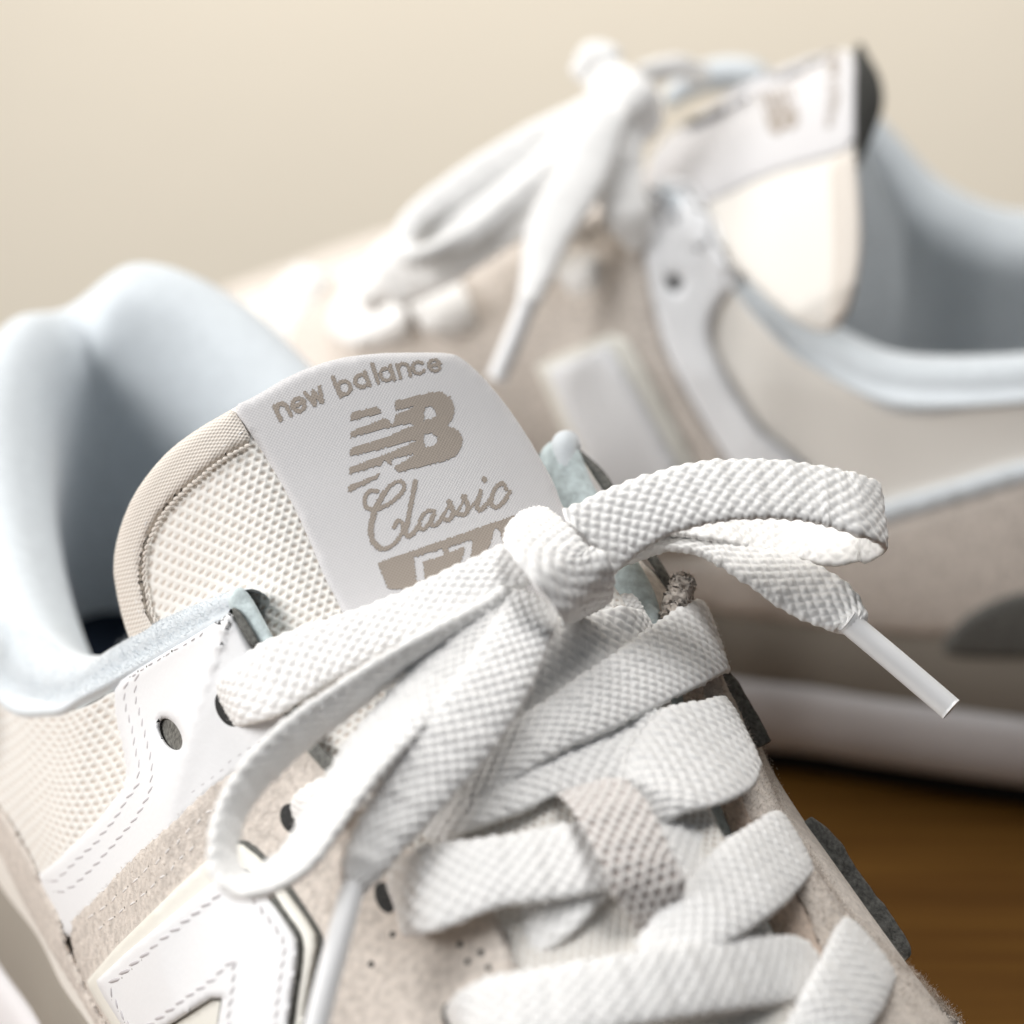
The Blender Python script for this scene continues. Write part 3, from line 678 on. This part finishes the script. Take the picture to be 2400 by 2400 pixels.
for ln_ in ([(205,2152),(230,2138),(248,2123),(307,2073),(326,2058),(373,2014),(429,1961),(480,1912),(560,1850),(640,1780)],
            [(230,2180),(276,2140),(320,2110),(338,2095),(388,2048),(435,2002),(466,1974)]):
    stitching('stitching', ln_, sh1.left, sue, off=2.15, pitch=33, ln=0.5, r=0.16, wig=2, mat=m_thread_w)
FOX = [(-200,1560),(-100,1740),(6,1896),(31,1933),(62,1986),(87,2036),(109,2089),(146,2151),(152,2185),(161,2225),(186,2269),(199,2303),(214,2340),(248,2384),(300,2480),(262,2480),(217,2390),(180,2328),(137,2260),(102,2200),(62,2129),(25,2055),(0,1999),(-100,1830),(-200,1660)]
panel('foxing', FOX, sh1.left, m_suede, near, off=1.1, thick=1.0, rnd=0.5, res=10, edge=6, smooth=1, jag=0.8, skirt=1.6)
# the layered letter on the side: grey base, cream layer, grey layer, white leather
NC = [(199,2291),(485,2011),(552,1966),(621,2020),(665,2080),(739,2182),(744,2212),(739,2240),(717,2359),(690,2520),(330,2520),(260,2400),(214,2330)]
NG = [(205,2296),(485,2018),(556,1964),(590,1972),(632,2012),(682,2074),(758,2184),(762,2215),(752,2250),(733,2359),(706,2520),(330,2520),(265,2400)]
NW = [(224,2291),(512,2055),(560,2028),(600,2066),(618,2092),(652,2135),(689,2188),(699,2210),(696,2266),(686,2328),(677,2400),(660,2520),(360,2520),(290,2410),(232,2320)]
NWG = [(230,2296),(512,2062),(562,2024),(622,2066),(642,2094),(668,2135),(702,2180),(712,2210),(709,2266),(699,2328),(690,2400),(672,2520),(370,2520),(300,2410)]
NOTCH = [(519,2328),(413,2398),(330,2455),(340,2500),(495,2500),(508,2400)]
NOTG = [(524,2322),(413,2392),(322,2452),(340,2500),(495,2500),(512,2390)]
ng = panel('letter_base', NG, sh1.left, m_grey, near, off=1.9, thick=0.5, rnd=0.1, res=14, edge=6, smooth=1, skirt=0.5)
panel('cream_layer', NC, sh1.left, m_cream, ng, off=2.45, thick=0.5, rnd=0.3, res=14, edge=6, smooth=1, skirt=0.5)
panel('grey_layer', NWG, sh1.left, m_grey, ng, off=2.95, thick=0.35, rnd=0.1, res=14, edge=6, smooth=1, holes=[NOTCH], skirt=0.3)
nw = panel('leather_layer', NW, sh1.left, m_leather, ng, off=3.3, thick=0.7, rnd=0.6, res=11, edge=6, smooth=1, holes=[NOTG], skirt=0.3)
for ln_ in ([(258,2308),(330,2245),(420,2172),(480,2124),(534,2080),(575,2062)], [(258,2312),(272,2350),(300,2400),(330,2440)],
            [(587,2098),(646,2176),(668,2204),(661,2266),(652,2340),(646,2400),(635,2450)], [(340,2410),(370,2388),(435,2340),(497,2297),(550,2247)], [(552,2250),(547,2312),(540,2360),(534,2420)]):
    stitching('stitching', ln_, sh1.left, nw, off=4.0, pitch=30, ln=0.94, r=0.29, slant=4.5, wig=1.2)
# eyelets and punch marks
for x, y, rx, ry in ((683,1918,26,36),(902,2104,22,38),(1062,2384,26,36)):
    disc('eyelet', x, y, rx, ry, -0.35, sh1.left, m_hole, sue, 2.1)
disc('eyelet', 537, 1660, 30, 46, -0.45, sh1.left, m_hole, eye, 1.7)
for x, y in ((1062,2163),(1109,2142),(1078,2214),(1127,2232),(1096,2254),(1145,2268),(920,2190),(870,2260)):
    disc('punch_mark', x, y, 7, 8, 0, sh1.left, m_hole, sue, 2.1)
# exposed layers of the left throat edge: foam and grey backing
panel('foam_edge', [(531,1420),(545,1385),(565,1372),(590,1400),(625,1465),(650,1510),(620,1520),(590,1490),(560,1440)], sh1.guide, m_foam, near, off=2.2, thick=0.8, rnd=0.8, res=8, edge=6, smooth=2, skirt=3)
panel('backing_edge', [(540,1425),(556,1424),(585,1465),(608,1510),(590,1516),(562,1470)], sh1.guide, m_grey, near, off=3.4, thick=0.3, rnd=0.4, res=8, edge=6, smooth=1, skirt=2)
panel('backing_edge', [(655,1655),(690,1640),(715,1680),(740,1740),(800,1790),(825,1800),(800,1835),(740,1790),(690,1710)], sh1.guide, m_grey, near, off=1.5, thick=0.3, rnd=0.4, res=8, edge=6, smooth=1, skirt=2)
# ---- right wall edges
RS = [(1585,1390),(1640,1560),(1627,1616),(1635,1652),(1700,1862),(1765,1949),(1874,2109),(1917,2217),(1990,2400),(2030,2520),(2420,2520),(2250,2405),(2110,2262),(2000,2162),(1900,2022),(1830,1902),(1755,1705),(1690,1580),(1612,1380)]
panel('suede_panel', RS, sh1.right, m_suede, near, off=1.0, thick=0.8, rnd=0.5, res=12, edge=5, smooth=1, jag=0.8, skirt=0.8)
panel('suede_edge', [(1560,1440),(1575,1620),(1591,1696),(1664,1891),(1736,1993),(1823,2123),(1896,2275),(1950,2400),(1990,2520),(2040,2520),(2000,2400),(1925,2217),(1880,2109),(1772,1949),(1706,1862),(1642,1652),(1634,1616),(1600,1430)], sh1.right, m_suede_cut, near, off=1.0, thick=0.8, rnd=0.5, res=10, edge=5, smooth=1, jag=1.0, skirt=0.8)
panel('foam_edge', [(1500,1400),(1530,1560),(1551,1638),(1562,1703),(1620,1884),(1707,1993),(1794,2130),(1860,2275),(1910,2400),(1950,2520),(1995,2520),(1955,2400),(1900,2275),(1828,2123),(1741,1993),(1669,1891),(1596,1696),(1580,1620),(1560,1440)], sh1.right, m_foam, near, off=0.7, thick=0.6, rnd=0.5, res=10, edge=6, smooth=1, skirt=1.5)

loc1 = lambda *q: [sh1.W(np.array(p, float)) for p in q]
tube('foam_edge', loc1((124,27,98),(127,25.5,100),(133,24.5,97.5),(144,24,93),(154,23,88.5),(163,20,81),(172,17,76)), [2.6,3.0,2.8,2.6,2.6,2.4,2.0], m_foam, near)
tube('collar_end', loc1((119,30,93),(124,28,100.5),(127,26,102.2),(130,24.5,100.5),(135,23.5,97)), [1.6,2.0,1.8,1.5,1.0], m_lining, near)
tube('backing_edge', loc1((126,29,100.5),(132,29,99),(142,28.5,95),(150,29,90.5),(156,28,86.5)), [.5,1.2,1.0,1.0,.6], m_grey, near, flat=.5)
tip = tube('suede_tip', [Pd(1572,1450,457), Pd(1588,1405,458), Pd(1603,1362,459), Pd(1606,1350,459)], [1.3,1.7,1.5,.5], m_suede, near, m=22, sub=16)
for v_ in tip.data.vertices: v_.co += Vector(rng.normal(0, .00022, 3))
ts = np.array([Pd(1574,1450,457), Pd(1588,1405,458), Pd(1601,1368,459), Pd(1604,1356,459)])
fuzz_curve('suede_nap', cr(ts, 6), np.zeros((19, 3)) + rng.normal(0, .2, (19, 3)), near, m_suede_cut, per_mm=260, ln=1.9, wd=.07, spread=1.0, band=.8)
gr = Comp([sh1.right], 455.0)
ribbon('logo_edge', [(1640,1545,460,1682,1543,462),(1680,1622,460,1738,1616,462),(1715,1688,459,1778,1680,461),(1745,1765,458,1806,1728,460)], gr, near, mat=m_grey, T=.35, amp=0.0, m=24, lint=0)
ribbon('logo_edge', [(1855,1945,455,1912,1928,457),(1890,2000,455,1962,1966,457),(1940,2085,454,2014,2044,456),(1995,2165,453,2074,2124,455),(2055,2240,452,2128,2205,454),(2080,2270,452,2138,2238,454)], gr, near, mat=m_grey, T=.35, amp=0.0, m=24, lint=0)
fuzz('lining_nap', [(100,1490),(199,1572),(301,1488),(420,1430),(540,1385),(540,1425),(420,1500),(300,1575),(217,1625),(140,1650),(0,1615),(0,1450)], sh1.collar, near, m_lining, 9000, 0.0, ln=.55, wd=.035)
fuzz('suede_nap', RS, sh1.right, near, m_suede, 22000, 1.75, ln=.75, wd=.045)
thr = np.array([(161,22,85.5),(167.5,19,80),(178,16.3,75.5),(188.5,14,71.5),(199,11.5,68),(210,9,65),(220,5,63.5)], float)
tube('foam_edge', sh1.W(thr + [0, 1.2, .5]), 1.75, m_foam, near)
tube('suede_edge', sh1.W(thr + [0, 4.0, 1.3]), 1.7, m_suede_cut, near)
te = sh1.W(cr(thr + [0, 4.0, 2.4], 8)); fuzz_curve('suede_nap', te, np.tile([[-.3, -.4, .8]], (len(te), 1)), near, m_suede_cut, per_mm=120, ln=.9, wd=.05, spread=.8, band=1.6)
sil = resample(cr(np.array([sh1.right.hit(x, y)[0] for x, y in ((1625,1460),(1692,1590),(1757,1708),(1832,1902),(1907,2025),(2002,2162),(2112,2262),(2250,2405))]), 8), step=1.0)
fuzz_curve('suede_nap', sil, np.tile([[.5, -.1, .8]], (len(sil), 1)), near, m_suede, per_mm=170, ln=.34, wd=.035, spread=.8, band=1.2)
fuzz('suede_nap', SUE, sh1.left, near, m_suede, 16000, 2.05, ln=.42, wd=.045, holes=[NG])

# ---- shoelace
kn = ribbon('shoelace', [(1222,1212,6,1266,1192,6),(1208,1240,14,1300,1212,14),(1205,1295,19,1345,1250,19),(1240,1350,21,1390,1300,21),(1300,1410,19,1432,1350,19),(1342,1436,13,1425,1395,13),(1354,1438,5,1408,1415,5)], guide, near, T=.6, phase=3)
kn['label'] = 'white flat braided lace, its knot'
rb = lambda name, rungs, **k: ribbon(name, rungs, guide, kn, **k)
rb('lace_strand', [(515,1625,-4,548,1690,-4),(528,1585,2,575,1690,2),(590,1522,4,655,1676,4),(700,1472,4.5,765,1606,4.5),(850,1425,6,900,1535,6),(1000,1360,9,1030,1475,9),(1130,1300,12,1160,1400,12),(1240,1255,14,1250,1360,14)], phase=11)
rb('bow_loop', [(1230,1355,13,1200,1420,10),(1080,1440,15,1060,1510,9),(940,1515,17,930,1590,10),(800,1600,19,810,1680,12),(670,1690,21,700,1770,14),(570,1790,23,615,1850,16),(515,1890,24,565,1925,17),(498,1980,25,545,1990,18),(515,2050,25,555,2030,18),(575,2095,25,590,2050,18),(650,2085,24,635,2025,18),(725,2030,22,690,1970,17),(800,1930,20,745,1870,16),(890,1810,18,830,1740,14),(1000,1690,15,935,1610,12),(1110,1560,13,1050,1490,12),(1230,1430,12,1180,1390,12)], phase=5, T=1.0)
rb('lace_end', [(1190,1400,13,1310,1430,13),(1110,1530,14,1260,1580,14),(1010,1670,15,1180,1720,13),(910,1800,15,1070,1850,12),(840,1920,15,970,1960,12),(803,2010,15,900,2050,12),(798,2075,14,856,2090,12)], taper=([0,.8,1],[1.5,1.5,1.5]), phase=8)
def gp(x, y, h): return Pd(x, y, guide.d(x, y) - h)
tube('aglet', [gp(834,2050,13.2), gp(800,2180,13.5), gp(768,2300,14), gp(733,2440,14.5)], 1.45, m_aglet, kn, flat=.85)
rb('bow_loop', [(1320,1195,440,1440,1345,438),(1400,1158,443,1490,1300,440),(1510,1115,446,1575,1250,442),(1630,1085,449,1690,1222,444),(1760,1077,452,1810,1214,446),(1890,1088,455,1930,1228,448),(1990,1108,457,2020,1258,449),(2048,1140,460,2064,1278,453),(2030,1170,465,2040,1302,457),(1970,1195,468,1975,1322,458),(1880,1195,470,1880,1314,459),(1760,1185,470,1770,1288,459),(1640,1180,468,1650,1263,457),(1520,1190,464,1520,1255,455),(1400,1250,455,1410,1320,450)], phase=2)
rb('lace_end', [(1450,1265,458,1440,1330,456),(1560,1250,460,1560,1288,456),(1680,1250,461,1660,1308,456),(1800,1285,460,1760,1372,454),(1890,1315,458,1850,1433,453),(1965,1358,456,1920,1470,452),(2010,1412,454,1970,1490,452),(2024,1458,452,1988,1492,452)], taper=([0,.85,1],[1,1,1.7]), phase=14)
tube('aglet', [Pd(1985,1456,452), Pd(2002,1470,452), Pd(2080,1535,451), Pd(2160,1603,450), Pd(2230,1663,449)], 1.78, m_aglet, kn, flat=.9)
rb('lace_crossing', [(688,1885,-4,712,1945,-4),(712,1852,2,750,1935,2),(800,1800,4,850,1895,4),(930,1740,4,975,1850,4),(1060,1680,3,1090,1790,3)], phase=13)
rb('lace_crossing', [(1480,1395,-2,1495,1450,-2),(1400,1420,0,1410,1480,0),(1300,1450,0,1310,1520,0)], phase=1)
rb('lace_crossing', [(1530,1465,-4,1520,1530,-4),(1490,1450,1,1470,1570,1),(1400,1445,2,1400,1610,1),(1300,1465,3,1300,1650,1.5),(1200,1530,3,1190,1700,1.5),(1080,1620,3,1090,1770,1.5)], phase=6)
rb('lace_crossing', [(1644,1430,-7,1690,1564,-9),(1637,1426,3,1682,1562,3),(1560,1468,4.5,1615,1605,4.5),(1470,1530,5,1520,1655,5),(1370,1595,5,1410,1712,5),(1260,1665,5,1300,1765,5),(1150,1735,4,1190,1835,4),(1050,1805,3,1090,1905,3)], phase=9)
rb('lace_crossing', [(1600,1690,-3,1590,1790,-3),(1540,1702,2,1520,1815,2),(1420,1702,2.5,1400,1832,2.5),(1280,1716,3,1280,1860,3),(1160,1760,3,1180,1915,3),(1060,1830,2.5,1090,1955,2.5),(980,1900,0,1020,1985,0)], phase=4)
rb('lace_crossing', [(1699,1650,-7,1762,1781,-9),(1692,1650,3,1755,1778,3),(1630,1665,5,1690,1845,5),(1550,1738,5,1610,1905,5),(1485,1818,4,1560,1934,3),(1440,1880,0,1520,1985,-1)], phase=7)
rb('lace_crossing', [(915,2085,-4,945,2122,-4),(925,2040,2,958,2150,2),(960,1998,5,1000,2180,5),(1030,1975,6,1060,2170,6),(1140,1965,6,1160,2128,6),(1270,1945,5,1290,2110,5),(1400,1925,4,1420,2085,4),(1500,1925,3,1530,2080,3),(1600,1930,1,1640,2075,0),(1700,1960,-4,1730,2060,-4)], phase=3)
rb('lace_crossing', [(1150,2150,-4,1200,2300,-4),(1185,2110,-1,1235,2265,-1),(1260,2060,1,1300,2215,1),(1340,2020,2,1360,2140,2),(1420,1980,2,1430,2070,2)], phase=12)
rb('lace_crossing', [(1826,1918,-7,1892,2037,-9),(1818,1918,3,1882,2036,3),(1740,1970,5,1805,2115,5),(1650,2040,5,1735,2185,5),(1570,2120,4,1640,2245,4),(1500,2200,2,1560,2290,2)], phase=1)
rb('lace_crossing', [(1055,2380,-4,1090,2422,-4),(1063,2345,3,1105,2445,3),(1120,2300,6,1160,2465,6),(1250,2272,7,1290,2442,7),(1400,2248,7,1430,2415,7),(1550,2225,6,1570,2388,6),(1700,2205,4,1720,2362,4),(1820,2200,1,1860,2340,1),(1900,2210,-4,1930,2330,-4)], phase=6)
rb('lace_crossing', [(1982,2158,-7,2098,2303,-9),(1974,2160,3,2090,2302,3),(1930,2240,5,2060,2375,5),(1890,2320,5,2010,2445,5),(1830,2420,3,1940,2520,3)], phase=10)
ribbon('lace_keeper', [(1285,1885,0,1395,1838,0),(1310,1868,4,1450,1822,4),(1345,1905,8,1510,1868,8),(1375,1960,9,1550,1940,9),(1405,2020,9,1580,2010,9),(1435,2080,7,1610,2080,7),(1470,2140,4,1590,2140,3),(1490,2190,0,1570,2190,0)], guide, tng, mat=m_knit2, T=0.4, knitted=True)
#==SHOE2==
# ------------------------------------------------------------------ far sneaker
B2 = math.radians(22.5)
D2 = np.array([-math.cos(B2), math.sin(B2), 0]); C2 = np.array([math.sin(B2), math.cos(B2), 0])
class Shoe2(Shoe):
    def W(s, P, raw=False):
        P = np.array(P, float)
        if not raw:
            S = np.interp(P[..., 0], [0, 82, 147, 230, 298], [8, 99, 147, 209, 288])
            Zz = np.interp(P[..., 2], [0, 35, 60, 68, 80, 98, 130], [0, 35, 71, 76.5, 85.5, 99, 130]) + np.maximum(P[..., 1], 0) * .13 * np.clip((P[..., 2] - 40) / 30, 0, 1)
            P = np.stack([S, P[..., 1], Zz], -1)
        return Shoe.W(s, P)
sh2 = Shoe2(49 * D2 + 568 * C2, D2, C2)
far = new_thing('sneaker', sh2.W(np.array([150.0, 0, 0])), 'out-of-focus sneaker standing side-on behind the other one, dark tongue back showing', 'sneaker')
far['group'] = 'pair of white and beige sneakers'
shoe_body(sh2, far)
Gt2, Tt2 = sh2.tongue_surf([(90,-8,137),(101,-8,131.5),(110,-8,127),(125,-6,118),(147,-3,104),(180,-3,91),(209,-5,81)], half=44, k=0.0165)
sh2.tongue = Surf(sh2.W(Gt2, raw=True), Tt2)
T2 = [(1480,470),(1540,330),(1640,268),(1750,192),(1870,142),(1975,112),(2005,122),(2003,248),(2004,362),(2016,466),(2021,569),(2011,662),(1985,745),(1940,790),(1840,740),(1700,600),(1620,480)]
tng2 = panel('tongue', T2, sh2.tongue, m_mesh, far, off=0, thick=0.8, rnd=1, res=16, edge=10, smooth=1, skirt=2)
lab2 = panel('label', [(1500,440),(1540,330),(1640,268),(1750,192),(1870,142),(1975,112),(2004,124),(2003,248),(2004,345),(1940,370),(1800,408),(1690,462),(1600,500)], sh2.tongue, m_label, tng2, off=.7, thick=.5, rnd=.6, res=14, edge=8, smooth=1)
panel('binding_tape', [(1944,372),(2004,345),(2016,466),(2021,569),(2011,662),(1985,750),(1935,760),(1948,660),(1952,569),(1948,466)], sh2.tongue, m_tape, tng2, off=.7, thick=.8, rnd=1, res=14, edge=8, smooth=1)
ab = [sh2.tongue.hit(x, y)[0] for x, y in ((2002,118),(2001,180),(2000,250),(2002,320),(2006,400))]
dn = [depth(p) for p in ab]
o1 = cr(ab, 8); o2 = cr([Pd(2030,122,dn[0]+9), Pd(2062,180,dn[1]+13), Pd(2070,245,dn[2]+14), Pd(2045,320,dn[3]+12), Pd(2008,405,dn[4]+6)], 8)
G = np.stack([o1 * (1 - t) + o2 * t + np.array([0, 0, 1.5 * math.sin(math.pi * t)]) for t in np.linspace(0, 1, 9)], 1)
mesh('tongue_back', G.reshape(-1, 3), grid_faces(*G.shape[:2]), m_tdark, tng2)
def flat_mark(name, fn, lo, hi, fmap, cell, parent):
    xs = np.arange(lo[0], hi[0], cell); ys = np.arange(lo[1], hi[1], cell); V, F, U = [], [], []
    gx, gy = np.meshgrid(xs, ys, indexing='ij'); m = fn(np.stack([gx.ravel() + cell / 2, gy.ravel() + cell / 2], 1)).reshape(gx.shape)
    for i, j in zip(*np.nonzero(m)):
        k = len(V)
        for a, b in ((0, 0), (1, 0), (1, 1), (0, 1)):
            P, n, t = sh2.tongue.hit(*fmap(gx[i, j] + a * cell, gy[i, j] + b * cell)); V.append(P + n * 1.3); U.append(t)
        F.append((k, k + 1, k + 2, k + 3))
    return mesh(name, np.array(V), np.array(F), m_print, parent, uv=np.array(U))
flat_mark('logo_mark', strokes([nbpoly], nbcuts), (440,460), (1050,990), lambda x, y: (1884 - (y - 467) * .2, 210 + (x - 455) * .18 + (y - 467) * .035), 14, lab2)
flat_mark('name_lettering', strokes(lines=lines), (60,290), (980,640), lambda x, y: (1962 - (y + (x - 128) * .33 - 560) * .26, 135 + (x - 75) * .2), 12, lab2)
tube('collar_end', [Pd(1560,240,642), Pd(1630,190,642), Pd(1700,175,642), Pd(1765,180,641), Pd(1800,215,640)], [1.5,2.8,3.2,3,2], m_lining, far)
# side sheets
EY2 = [(1480,470),(1498,446),(1607,410),(1650,470),(1700,560),(1742,660),(1694,692),(1666,745),(1666,815),(1711,901),(1773,1000),(1863,1068),(1920,1130),(1760,1160),(1689,1068),(1627,956),(1560,830),(1530,720),(1509,600)]
dot2 = [(1583 + 17 * math.cos(t), 665 + 19 * math.sin(t)) for t in np.linspace(0, 2 * math.pi, 18, endpoint=False)]
eye2 = panel('eyestay', EY2, sh2.left, m_leather, far, off=.9, thick=1.0, rnd=.9, res=18, edge=9, smooth=1, holes=[dot2])
panel('punched_hole', [(1583 + (x - 1583) * 1.2, 665 + (y - 665) * 1.2) for x, y in dot2], sh2.left, m_hole, eye2, off=.6, thick=.1, rnd=.1, res=9, smooth=0, edge=5, skirt=.1)
panel('suede_panel', [(1509,590),(1530,720),(1560,830),(1627,956),(1760,1160),(1700,1300),(1200,1300),(800,1200),(640,900),(700,720),(860,640),(1100,590),(1330,540),(1450,480),(1485,455)], sh2.left, m_suede, far, off=1.2, thick=1.0, rnd=.6, res=24, edge=12, smooth=1)
panel('side_strip', [(2560,1045),(2400,1080),(2150,1155),(1850,1240),(1690,1280),(1700,1330),(1870,1290),(2150,1208),(2400,1132),(2560,1095)], sh2.left, m_lining, far, off=.8, thick=.9, rnd=.8, res=20, edge=10, smooth=1)
panel('heel_counter', [(1700,1325),(1870,1285),(2150,1203),(2400,1128),(2700,1040),(2700,1440),(2400,1500),(2000,1480),(1750,1440),(1400,1400),(1400,1300)], sh2.left, m_suede, far, off=.4, thick=.8, rnd=.6, res=26, edge=12, smooth=1)
panel('heel_dark_sheet', [(2190,1535),(2250,1450),(2330,1405),(2420,1380),(2560,1370),(2600,1540),(2300,1545)], sh2.left, m_grey, far, off=1.0, thick=.6, rnd=.6, res=20, edge=10, smooth=2)  # dark grey sheet laid over the lower heel side
n2 = panel('cream_layer', [(1254,858),(1340,818),(1432,780),(1472,796),(1550,935),(1630,1080),(1670,1210),(1400,1230),(1335,1050)], sh2.left, m_cream, far, off=2.0, thick=1.4, rnd=.2, res=20, edge=7, smooth=0, skirt=2)
panel('leather_layer', [(1280,866),(1425,806),(1510,950),(1588,1090),(1625,1205),(1420,1215),(1360,1050)], sh2.left, m_leather, n2, off=3.5, thick=1.0, rnd=.3, res=20, edge=7, smooth=0, skirt=1)
# laces
g2 = Comp([sh2.left, sh2.tongue], 618.0)
k2 = ribbon('shoelace', [(1375,190,606,1400,120,608),(1400,240,598,1460,150,600),(1440,290,594,1530,200,596),(1470,340,598,1550,270,600)], g2, far, T=2.0, ds=.5, m=40, lint=0)
rb2 = lambda name, rungs, T=1.3, **k: ribbon(name, rungs, g2, k2, ds=.5, m=40, lint=0, T=T, **k)
rb2('lace_strand', [(1420,250,597,1510,240,597),(1405,350,594,1505,340,594),(1400,430,592,1508,425,592),(1415,510,591,1522,503,591),(1468,578,593,1525,562,593)])
rb2('bow_loop', [(1420,215,600,1400,300,598),(1250,300,598,1230,390,596),(1080,400,596,1080,480,594),(960,490,594,985,540,592),(925,560,592,965,580,590),(960,612,590,1000,590,588),(1100,575,590,1120,520,590),(1250,480,592,1240,410,592),(1400,340,595,1370,290,597)])
rb2('bow_loop', [(1440,300,594,1330,290,596),(1350,440,592,1210,420,594),(1200,560,592,1070,510,594),(1070,640,594,950,590,596),(960,700,598,870,640,600)])
rb2('bow_loop', [(1430,250,601,1410,330,600),(1300,320,600,1290,400,599),(1150,400,599,1160,470,598),(1010,480,598,1040,540,596),(950,550,597,1000,590,595),(900,640,600,960,650,598),(840,700,604,890,720,603)])
rb2('lace_end', [(1480,270,590,1390,260,592),(1425,420,588,1310,400,590),(1350,540,586,1240,520,588),(1300,640,584,1225,625,586),(1262,715,583,1212,708,583)])
tube('aglet', [Pd(1238,705,583), Pd(1210,780,583), Pd(1163,890,583)], 1.7, m_aglet, k2)
rb2('bow_loop', [(1450,260,603,1400,270,604),(1340,370,600,1260,360,602),(1230,480,598,1130,450,600),(1120,570,598,1020,530,600),(1010,640,602,930,600,604)])
rb2('lace_strand', [(1440,160,600,1430,110,602),(1400,150,601,1380,100,603),(1370,190,602,1350,150,604)])
rb2('lace_crossing', [(1500,150,612,1520,200,612),(1580,130,614,1590,185,614),(1640,150,618,1650,200,618)])
for r_ in ([(795,670,1,900,632,1),(805,722,6,930,680,6),(838,790,6,955,750,6),(890,838,-1,962,815,-1)], [(945,660,1,1045,625,1),(955,706,6,1080,665,6),(1000,772,6,1112,735,6),(1055,808,-1,1118,785,-1)],
           [(1312,610,0,1385,590,0),(1315,652,5,1403,630,5),(1345,698,0,1400,690,0)], [(640,740,650,690,610,652),(680,800,646,752,640,648),(735,830,650,790,710,652)]):
    rb2('lace_crossing', r_)
